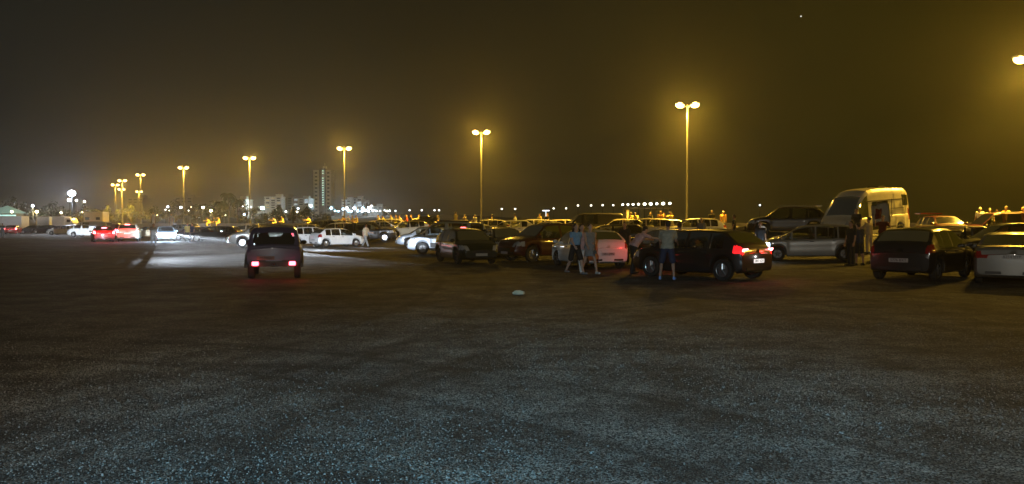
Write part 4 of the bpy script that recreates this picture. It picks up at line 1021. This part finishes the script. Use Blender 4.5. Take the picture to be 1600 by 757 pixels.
# ------------------------------------------------------------------ far lights
def post_light(px, row, d, col, label, group, r=.28, st=14, en=0, cat='street lamp', base=None, emn=None):
    X, Y = P(px, d); z = CAMH + (HOR - row) / FPX * d; b = .6 if base is None else base
    root = empty('far_lamp', (X, Y, b)); tag(root, label, cat, group)
    bm = bmesh.new(); tube(bm, (0, 0, -.6), (0, 0, z - b), .09, .06, 6); from_bm('pole', bm, DARKSTEEL, root)
    bm = bmesh.new(); ball(bm, (0, 0, z - b), (r, r, r * .85), 10); from_bm('globe', bm, emis(emn or ('far_%d_%d_%d' % tuple(int(c * 99) for c in col)), col, st), root)
    if en: lightpt(root, (0, -r - .1, z - b - .2), col, en, .2)
    return root
ORD = ['first', 'second', 'third', 'fourth', 'fifth', 'sixth', 'seventh', 'eighth', 'ninth', 'tenth', 'eleventh', 'twelfth', 'thirteenth', 'fourteenth', 'fifteenth', 'sixteenth', 'seventeenth', 'eighteenth', 'nineteenth', 'twentieth']
WL = (1, .95, .78)
gl_ = 'small white lamps in a line along the far quay'
for k_, (px, row) in enumerate(((601, 329), (618, 330), (640, 329), (659, 329), (679, 329), (686, 329), (784, 327), (805, 327), (865, 326), (884.5, 326))):
    post_light(px, row, 420, WL if px > 690 else (.9, .97, 1), ORD[k_] + ' from the left in the widely spaced line of small white quay lamps', gl_, r=.5, st=4, base=.7)
for k_, (px, row) in enumerate(((903, 321.5), (923.5, 321.5), (941.5, 321), (958, 321))):
    post_light(px, row, 260, WL, ORD[k_] + ' of the four spaced white lamps left of the close bright row', 'four spaced white lamps', r=.34, st=6, base=.7)
for i, px in enumerate((973, 981, 989, 997.5, 1007, 1016.5, 1026, 1036, 1046.5)):
    post_light(px, 320.3 - i * .25, 230 - i * 6, (1, .97, .80), ORD[i] + ' from the left in the close row of bright white lamps', 'close row of bright white lamps', r=.42 if i in (4, 5, 7) else .33, st=8, base=.7)
post_light(1187, 321, 260, (.85, .92, 1), 'single tiny white lamp above the black hatchback tail', None, r=.3, st=4, base=.7)
bm = bmesh.new(); X, Y = P(1010, 215); box(bm, (X, Y, CAMH + 24 / FPX * 215), (13.5, 1.2, .45), .05)
for q in range(6): tube(bm, (X - 6 + q * 2.4, Y, .5), (X - 6 + q * 2.4, Y, CAMH + 24 / FPX * 215), .12)
tag(from_bm('quay_canopy', bm, pbr('canopy_paint', (.45, .42, .3), .7)), 'low pale quay canopy on posts under the close row of bright white lamps', 'canopy')
bm = bmesh.new(); X, Y = P(853, 400); box(bm, (X, Y, CAMH + 20.5 / FPX * 400), (3.6, 1, .55), .1); tube(bm, (X, Y, .5), (X, Y, CAMH + 20 / FPX * 400), .15); tag(from_bm('light_board', bm, emis('lit_board', (.85, .93, 1), 2.2)), 'long thin white light over the far quay above the maroon crossover', 'light')
# left side lights
post_light(113, 302.5, 126, (.72, .83, 1), 'dazzling blue white floodlight high above the white lorry', None, r=.55, st=60, en=5200, cat='floodlight')
for k_, (px, row, r) in enumerate(((109, 313, .45), (120, 313.5, .25), (132.5, 315.5, .25))):
    post_light(px, row, 186, (1, .97, .9), ['biggest and leftmost', 'middle', 'rightmost'][k_] + ' of the three small lights under the dazzling floodlight', 'three small lights under the floodlight', r=r, st=9)
side = [(52, 322, (.75, .82, 1), .7, 'blue white lamp above the yellow lit tree at far left', 800), (58, 331, (1, .80, .35), .9, 'yellow lamp inside the far left tree', 2600), (19, 331, (1, .85, .55), .7, 'warm lamp right of the glowing kiosk', 500), (96, 332.5, (1, .86, .5), .55, 'warm lamp above the white lorry', 300),
        (128.5, 332, (1, .86, .4), .45, 'yellow lamp beside the small lit tree right of the white lorry', 1200), (262.5, 323.5, (.75, .82, 1), .6, 'blue white lamp left of the lamp post with the two people', 0), (283, 324.5, (.9, .93, 1), .75, 'white lamp just left of the lamp post above the two people', 0),
        (317.5, 324.5, (.95, 1, .98), .75, 'white lamp right of the lamp post above the two people', 0), (330, 329.5, (1, .80, .35), .85, 'yellow lamp in the tree above the three people on the wall', 2200),
        (299, 324, (1, .7, .5), .25, 'tiny warm lamp between the two white lamps', 0), (295, 329.5, (.9, .95, 1), .28, 'tiny white lamp low between the two white lamps', 0), (259, 328, (1, .95, .9), .3, 'tiny lamp just under the blue white one', 0), (265, 329.5, (1, .95, .9), .26, 'tiny lamp right under the blue white one', 0),
        (246, 336.5, (1, .8, .5), .25, 'tiny warm lamp over the glaring headlamps', 0), (352.5, 336.5, (1, .85, .6), .25, 'tiny warm lamp left of the dark palms', 0), (379.5, 323, (.9, .95, 1), .28, 'tiny white lamp left of the lamp post over the jeep', 0), (382, 335.5, (.5, .72, 1), .55, 'blue lamp low left of the lamp post over the jeep', 0),
        (393, 324, (.9, .95, 1), .3, 'tiny white lamp right at the lamp post over the jeep', 0), (411, 325.5, (.8, 1, .95), .95, 'bright greenish white lamp at the left foot of the stepped hotel', 1500), (447, 331, (.95, 1, .9), .55, 'white lamp low under the stepped hotel', 0), (466, 326, (.7, .85, 1), .6, 'blue white lamp under the right wing of the hotel', 0), (464.5, 331.5, (1, .97, .8), .6, 'cream lamp under the right wing of the hotel', 0)]
for px, row, col, r, lab, en in side:
    post_light(px, row, 196, col, lab, None, r=r * .42, st=14, en=en)
# ------------------------------------------------------------------ trees
LEAF = pbr('dark_foliage', (.035, .045, .022), .8, noise=.4, nscale=.6); BARK = pbr('bark', (.07, .05, .035), .95); FROND = pbr('palm_frond', (.04, .05, .025), .7)
def tree(px, d, top_row, wpx, label, seed, group='dark trees along the far left side'):
    rnd = random.Random(seed); X, Y = P(px, d); b = .6; H = CAMH + (HOR - top_row) / FPX * d - b; Wd = wpx / FPX * d / 2
    root = empty('broadleaf_tree', (X, Y, b)); tag(root, label, 'tree', group)
    bm = bmesh.new(); tube(bm, (0, 0, -.2), (0, 0, H * .45), .28, .17, 9)
    for q in range(5):
        a = q * 1.26 + rnd.random(); tube(bm, (0, 0, H * (.25 + .04 * q)), (math.cos(a) * Wd * .55, math.sin(a) * Wd * .55, H * rnd.uniform(.55, .75)), .13, .05, 6)
    from_bm('trunk', bm, BARK, root)
    V = []; Fc = []
    cl = []
    for q in range(20):
        a = rnd.random() * 6.28; u = rnd.random() ** .5
        cl.append((math.cos(a) * Wd * .78 * u, math.sin(a) * Wd * .78 * u, H * (.36 + .52 * rnd.random() * (1 - .35 * u * u)), Wd * rnd.uniform(.18, .36)))
    cl.append((0, 0, H * .86, Wd * .3))
    for cx_, cy_, cz_, r in cl:
        for _ in range(46):
            n = Vector((rnd.gauss(0, 1), rnd.gauss(0, 1), rnd.gauss(0, 1))).normalized(); p = Vector((cx_, cy_, cz_)) + n * r * rnd.uniform(.6, 1.08)
            t = n.orthogonal().normalized(); u2 = n.cross(t); t = (t + n * rnd.uniform(-.6, .6)).normalized(); s = rnd.uniform(.12, .3)
            k = len(V); V += [p + t * s, p + u2 * s * .6, p - t * s, p - u2 * s * .6]; Fc.append((k, k + 1, k + 2, k + 3))
    me = bpy.data.meshes.new('crown'); me.from_pydata(V, [], Fc); link('crown', me, LEAF, root)
def palm(px, d, top_row, label, seed):
    rnd = random.Random(seed); X, Y = P(px, d); b = .6; H = CAMH + (HOR - top_row) / FPX * d - b - .8
    root = empty('palm_tree', (X, Y, b)); tag(root, label, 'palm tree', 'dark palms left of the lamp post over the jeep')
    bm = bmesh.new(); tube(bm, (0, 0, -.2), (.15, 0, H * .5), .26, .19, 9); tube(bm, (.15, 0, H * .5), (.1, 0, H), .19, .17, 9); from_bm('trunk', bm, BARK, root)
    V = []; Fc = []
    for q in range(22):
        a = q * 2.4; el = rnd.uniform(.1, 1.1); prev = Vector((.1, 0, H)); dx = Vector((math.cos(a), math.sin(a), 0)); sd = Vector((-dx.y, dx.x, 0))
        for k in range(9):
            el -= .24; nx_ = prev + (dx * math.cos(el) + Vector((0, 0, math.sin(el)))) * .30
            for s in (1, -1):
                b0 = len(V); w2 = .62 * math.sin(math.pi * (k + 1) / 10.5); V += [prev, nx_, nx_ + sd * s * w2 + dx * .12 - Vector((0, 0, .18)), prev.lerp(nx_, .35) + sd * s * w2 - Vector((0, 0, .2))]; Fc.append((b0, b0 + 1, b0 + 2, b0 + 3))
            prev = nx_
    me = bpy.data.meshes.new('crown'); me.from_pydata(V, [], Fc); link('crown', me, FROND, root)
tl_ = [(22, 206, 304, 44, 'tallest pale lit tree at the far left behind the glowing kiosk'), (52, 205, 322, 38, 'tree glowing yellow from the lamp in it, behind the trailers'), (84, 212, 314, 52, 'broad dark tree left of the floodlight'), (127, 190, 330, 16, 'small tree lit yellow right of the white lorry'),
 (132, 214, 318, 46, 'broad dark tree right of the floodlight'), (168, 216, 321, 42, 'dark tree behind the tight cluster of sodium lamps'), (205, 218, 318, 46, 'dark tree behind the pair of stacked sodium lamps'), (243, 216, 322, 40, 'dark tree left of the blue white lamp'),
 (275, 214, 312, 48, 'dark tree around the lamp post above the two people'), (308, 212, 318, 40, 'dark tree between the white lamps'), (335, 205, 312, 46, 'dark tree with a yellow lamp glowing inside it'), (385, 214, 318, 42, 'dark tree behind the lamp post over the jeep'),
 (412, 216, 334, 34, 'low dark tree at the left foot of the stepped hotel'), (436, 208, 318, 30, 'dark tree in front of the stepped hotel'), (458, 210, 322, 30, 'dark tree in front of the right wing of the hotel'), (480, 214, 322, 34, 'dark tree between the hotel and the tower block'), (503, 216, 332, 34, 'low dark bushy tree at the foot of the tower block')]
for i, (px, d, tr, wp, lab) in enumerate(tl_): tree(px, d, tr, wp, lab, 20 + i)
palm(357, 200, 300, 'tallest palm, left of the lamp post over the jeep', 1); palm(371, 204, 309, 'shorter palm right beside the tallest palm', 2); palm(346, 206, 313, 'shortest palm left of the tallest palm', 3)
# ------------------------------------------------------------------ far buildings
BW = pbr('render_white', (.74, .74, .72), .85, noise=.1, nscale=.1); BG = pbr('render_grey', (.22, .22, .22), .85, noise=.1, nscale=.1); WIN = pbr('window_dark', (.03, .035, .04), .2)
def floors_building(name, x0, x1, top, bot, d, nfl, label, wall=BW, depth=14, lit=None, seed=0, cat='building'):
    rnd = random.Random(seed); X0, X1 = (x0 - 800) / FPX * d, (x1 - 800) / FPX * d; z1 = CAMH + (HOR - top) / FPX * d; zb = CAMH + (HOR - bot) / FPX * d
    root = empty(name, ((X0 + X1) / 2, d, 0)); tag(root, label, cat); w2 = (X1 - X0)
    bm = bmesh.new(); box(bm, (0, depth / 2, z1 / 2), (w2, depth, z1)); from_bm('wall', bm, wall, root, 0)
    bm = bmesh.new(); box(bm, (0, depth / 2, z1 + .3), (w2 + .6, depth + .6, .6)); box(bm, (w2 * .2, depth / 2, z1 + 1.4), (4, 4, 2.2)); from_bm('roof', bm, wall, root, 0)
    fh = (z1 - zb) / nfl
    for k in range(nfl):
        z = zb + fh * (k + .5)
        bm = bmesh.new(); box(bm, (0, -.7, z - fh * .32), (w2 * .97, 1.4, fh * .36)); from_bm('balcony', bm, wall, root, 0)
        nw = max(2, int(w2 / 3.2))
        for q in range(nw):
            bm = bmesh.new(); box(bm, (-w2 / 2 + (q + .5) * w2 / nw, -.03, z + fh * .16), (w2 / nw * .62, .1, fh * .46)); from_bm('window', bm, (lit if lit and rnd.random() < .3 else WIN), root, 0)
    return root
LITW = emis('window_warm', (1, .88, .6), .5); LITC = emis('window_cool', (.7, .85, 1), .9)
floors_building('hotel', 414, 440, 309, 327, 520, 5, 'stepped white hotel with rows of balconies, its left wing', lit=LITW, seed=1)
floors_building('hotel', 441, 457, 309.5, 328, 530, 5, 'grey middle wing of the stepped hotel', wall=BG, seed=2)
floors_building('hotel', 458.5, 483, 311.5, 322, 535, 3, 'pale right wing of the stepped hotel', lit=LITC, seed=3)
floors_building('apartment_building', 359, 384, 313, 321, 500, 2, 'low greenish apartment building behind the palms', seed=4)
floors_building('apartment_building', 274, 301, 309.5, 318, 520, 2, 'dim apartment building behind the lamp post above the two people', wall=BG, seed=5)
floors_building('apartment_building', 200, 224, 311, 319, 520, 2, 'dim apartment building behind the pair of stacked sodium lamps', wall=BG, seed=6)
floors_building('apartment_building', 534, 549, 313.5, 332, 560, 4, 'tan apartment block just left of the white seafront block', seed=7)
floors_building('apartment_building', 549, 566, 311.5, 332, 570, 5, 'white seafront block right of the lamp by the tower block', lit=LITC, seed=8)
floors_building('apartment_building', 566, 571, 318, 332, 575, 3, 'narrow bluish seafront block', lit=LITC, seed=9)
floors_building('seafront_hall', 575, 598, 324, 332, 560, 2, 'low lit seafront hall at the right end of the town', lit=LITC, seed=10)
for px_, row_, d_, en_, lab_ in ((409.5, 325, 505, 8000, 'white floodlight added at the left foot of the stepped hotel'), (486, 322, 512, 5000, 'pale floodlight added right of the stepped hotel, beside the tower block')):  # extra lamps added to brighten the hotel facades
    post_light(px_, row_, d_, (.85, 1, .95), lab_, None, r=1.1, st=8, en=en_, cat='floodlight', base=3)
# tower block
TX, TD = (507 - 800) / FPX * 600, 600; kx = 600 / FPX
root = empty('tower_block', (TX, TD, 0)); tag(root, 'tall slim tower block with a column of lit stair windows', 'tower block')
TW = pbr('tower_concrete', (.5, .48, .44), .85, noise=.12, nscale=.1); TD_ = pbr('tower_dark', (.05, .05, .05), .6)
for a, b, tr, m, nm, dep in ((-14, -5.2, 267, TW, 'side_slab', 12), (5.2, 13.4, 267, TW, 'side_slab', 12), (-5.0, 5.0, 264.5, TD_, 'core', 13)):
    bm = bmesh.new(); z1 = CAMH + (HOR - tr) * kx; box(bm, ((a + b) / 2 * kx, 0, z1 / 2), ((b - a) * kx, dep, z1))
    if nm == 'side_slab':
        for q in (-.3, .3): box(bm, ((a + b) / 2 * kx + q * (b - a) * kx, -dep / 2 - .15, z1 / 2), (.5, .6, z1 - .4))
    sl = from_bm(nm, bm, m, root, 0)
    if nm == 'side_slab':
        for fl in range(14):
            bm = bmesh.new(); box(bm, ((a + b) / 2 * kx, -dep / 2 - .04, z1 - 2.2 - fl * 2.9), ((b - a) * kx * .42, .12, 1.3)); from_bm('window', bm, WIN, sl, 0)
bm = bmesh.new(); z1 = CAMH + (HOR - 264.5) * kx; box(bm, (.6, 0, z1 + 1), (2.4, 3, 2)); tube(bm, (.6, 0, z1 + 2), (.6, 0, z1 + 4.5), .15); from_bm('roof_cap', bm, TW, root, 0)
LT = emis('stair_window_lit', (.62, .95, .80), 1.1); LTG = emis('stair_glass_green', (.05, .22, .20), .35)
for q in range(15):
    row = 268.5 + q * 3.72
    if q == 2: continue
    bm = bmesh.new(); box(bm, (1.1 * kx, -6.56, CAMH + (HOR - row) * kx), (1.15, .1, .95)); from_bm('window', bm, LT, root, 0)
    bm = bmesh.new(); box(bm, (3.6 * kx, -6.56, CAMH + (HOR - row) * kx), (.7, .1, 1.5)); from_bm('window', bm, LTG, root, 0)
# lit seafront lights
rnd = random.Random(11)
fl = [(518, 325.5, (.55, .85, 1), 1.5), (524, 330, (.5, .85, 1), 1.0), (529, 330.3, (.5, .85, 1), 1.0), (537, 327, (.5, .75, 1), 1.6), (542, 326, (.8, .9, 1), 1.8), (545, 330, (.4, .75, 1), 1.5), (554, 325.5, (.85, .92, 1), 1.7), (549, 330.5, (.45, .8, 1), 1.2), (559, 330, (.55, .85, 1), 1.4), (567, 325.5, (.5, .78, 1), 1.4), (566, 330.5, (.7, .9, 1), 1.4),
      (571, 329, (1, 1, .95), 1.5), (577, 325, (.95, .97, 1), 1.7), (581, 322, (.8, .85, 1), .9), (576, 330.5, (.75, .92, 1), 1.3), (583, 329, (.9, .97, 1), 1.4), (588, 330, (.8, .95, 1), 1.0), (594, 330, (1, .98, .9), .8), (605, 330, (1, .98, .92), 1.0), (609, 329.7, (1, .98, .92), .9)]
for q, (px, row, col, r) in enumerate(fl):
    post_light(px, row, 545, col, ORD[sorted(range(len(fl)), key=lambda a: fl[a][0]).index(q)] + ' from the left of the crowded lamps along the seafront', 'crowded seafront lamps', r=r * .75, st=7, base=3, en=3200 if q % 3 == 0 else 0)
# glowing kiosk at far left
X, Y = P(4, 200); root = empty('kiosk', (X, Y, .6)); tag(root, 'glowing teal and white kiosk at the left edge behind the long trailer', 'kiosk')
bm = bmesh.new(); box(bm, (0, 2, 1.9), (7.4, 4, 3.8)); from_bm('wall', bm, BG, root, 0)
bm = bmesh.new(); vv = [bm.verts.new(p) for p in ((-4, -.6, 3.8), (4, -.6, 3.8), (4, 4.6, 3.8), (-4, 4.6, 3.8), (0, 2, 5.9))]
for f in ((0, 1, 4), (1, 2, 4), (2, 3, 4), (3, 0, 4), (0, 1, 2, 3)): bm.faces.new([vv[i] for i in f])
from_bm('roof', bm, emis('kiosk_roof_glow', (.55, .95, .88), .16), root, 0)
for q in range(4):
    bm = bmesh.new(); box(bm, (-2.7 + q * 1.8, -.06, 2.1), (1.6, .1, 2.6)); from_bm('window', bm, emis('kiosk_glow', (.50, .95, .90), 1.2), root, 0)
# ------------------------------------------------------------------ trailers and lorries
def trailer(px0, px1, top, d, label, cab=0, m=None, windows=0):
    m = m or paint('trailer_white', (.82, .83, .85)); X0, X1 = (px0 - 800) / FPX * d, (px1 - 800) / FPX * d; L = X1 - X0; b = G(X0, d); H = CAMH + (HOR - top) / FPX * d - b
    root = empty('white_lorry' if cab else 'box_trailer', ((X0 + X1) / 2, d, b)); tag(root, label, 'lorry' if cab else 'trailer', None if cab else 'white box trailers at the far left')
    Lb = L - cab
    bm = bmesh.new(); box(bm, (-cab / 2, 0, .55 + (H - .55) / 2), (Lb, 2.4, H - .55), .06); box(bm, (-cab / 2, -1.22, .55 + (H - .55) * .42), (Lb * .98, .04, .08)); from_bm('cargo_box', bm, m, root)
    bm = bmesh.new(); box(bm, (0, 0, .48), (L * .96, 2.0, .16)); from_bm('chassis', bm, PLAST, root, 0)
    for q in ([-.36, .33] if L > 4.2 else [-.2, .2]):
        for s in (1, -1):
            bm = bmesh.new(); tube(bm, (q * L, s * 1.0 - .12, .42), (q * L, s * 1.0 + .12, .42), .42, n=20); wv = from_bm('wheel', bm, TYRE, root)
            bm = bmesh.new(); tube(bm, (q * L, s * 1.0 - .14, .42), (q * L, s * 1.0 + .14, .42), .22, n=14); from_bm('rim', bm, RIMD, wv)
    if cab:
        bm = bmesh.new(); vv = []
        for y in (-1.1, 1.1):
            for p in ((0, .5), (0, 2.35), (.55 * cab, 2.3), (.85 * cab, 1.45), (cab, 1.3), (cab, .5)): vv.append(bm.verts.new((L / 2 - cab + p[0], y, p[1])))
        bm.faces.new(vv[:6]); bm.faces.new(vv[6:][::-1])
        for q in range(6): bm.faces.new((vv[q], vv[(q + 1) % 6], vv[6 + (q + 1) % 6], vv[6 + q]))
        bmesh.ops.recalc_face_normals(bm, faces=bm.faces); cb = from_bm('cab', bm, m, root, 20)
        bm = bmesh.new(); box(bm, (L / 2 - cab * .62, 0, 1.78), (cab * .42, 2.22, .55), .02); from_bm('window', bm, WIN, cb)
    for q in range(windows):
        bm = bmesh.new(); box(bm, (-L * .3 + q * L * .55 / max(1, windows - 1), -1.22, H * .62), (.8, .06, .55), .02); from_bm('window', bm, WIN, root)
trailer(-6, 40, 338, 150, 'longest white box trailer, cut by the left edge of the frame')
trailer(63.5, 83, 339, 152, 'short white box trailer between the yellow lit tree and the lorry')
trailer(87, 121, 338.5, 148, 'white box lorry with its cab to the right, below the floodlight', cab=1.7)
trailer(136, 166, 331.5, 150, 'tall cream camper with two dark windows behind the white van', cab=0, m=paint('camper_cream', (.60, .55, .45)), windows=2)
trailer(41, 62, 344, 156, 'low grey trailer under the yellow lit tree', m=paint('trailer_grey', (.18, .18, .16)))
# boats beyond the wall
for px, dd, lab in ((567, 300, 'small white boat on the dark water, left one of the two'), (580.5, 300, 'small white boat on the dark water, right one of the two')):
    X, Y = P(px, dd); root = empty('moored_boat', (X, Y, .62 + (HOR - 339.5) / FPX * dd * .0)); tag(root, lab, 'boat', 'two small moored boats')
    z0 = CAMH + (HOR - 341) / FPX * dd - .64
    V = []; n = 9
    bm = bmesh.new(); rings = []
    for k in range(n):
        t = k / (n - 1) * 2 - 1; w2 = .95 * (1 - max(0, t) ** 2.2) + .02; rings.append([bm.verts.new((t * 2.6, s * w2 * ww, z)) for s, ww, z in ((1, 1, .8 + .3 * max(0, t)), (1, .6, -.1), (-1, .6, -.1), (-1, 1, .8 + .3 * max(0, t)))])
    for k in range(n - 1):
        for q in range(3): bm.faces.new((rings[k][q], rings[k + 1][q], rings[k + 1][q + 1], rings[k][q + 1]))
        bm.faces.new((rings[k][3], rings[k + 1][3], rings[k + 1][0], rings[k][0]))
    bm.faces.new(rings[0]); from_bm('hull', bm, WP, root)
    bm = bmesh.new(); box(bm, (.1, 0, 1.15), (1.5, 1.1, .8), .15); cb = from_bm('cabin', bm, WP, root)
    bm = bmesh.new(); box(bm, (.12, 0, 1.25), (1.3, 1.14, .3), .03); from_bm('window', bm, WIN, cb)
# bright star
bm = bmesh.new(); ball(bm, (0, 0, 0), 2.9, 12); o = from_bm('bright_star', bm, emis('star_glow', (.9, .95, 1), 1.2)); o.location = ((1248.5 - 800) / FPX * 3200, 3200, CAMH + (HOR - 28) / FPX * 3200); tag(o, 'single bright star high in the right half of the sky', 'star')

# prototypes have only been copied from
def kill(o):
    for c in list(o.children): kill(c)
    bpy.data.objects.remove(o)
for p in list(PROTO.values()) + list(PP.values()): kill(p)

# ------------------------------------------------------------------ haze
HAZE = .0005
bm = bmesh.new(); box(bm, (-50, 500, 30), (1900, 1160, 62))
m = bpy.data.materials.new('sea_haze'); m.use_nodes = True; t = m.node_tree; t.nodes.clear()
oo = t.nodes.new('ShaderNodeOutputMaterial'); pv = t.nodes.new('ShaderNodeVolumePrincipled'); pv.inputs['Density'].default_value = HAZE; pv.inputs['Color'].default_value = (.95, .95, .95, 1); pv.inputs['Anisotropy'].default_value = .84
t.links.new(pv.outputs[0], oo.inputs['Volume'])
hz_ = from_bm('haze', bm, m, smooth=0); tag(hz_, 'thin sea haze glowing around the lamps', kind='stuff')
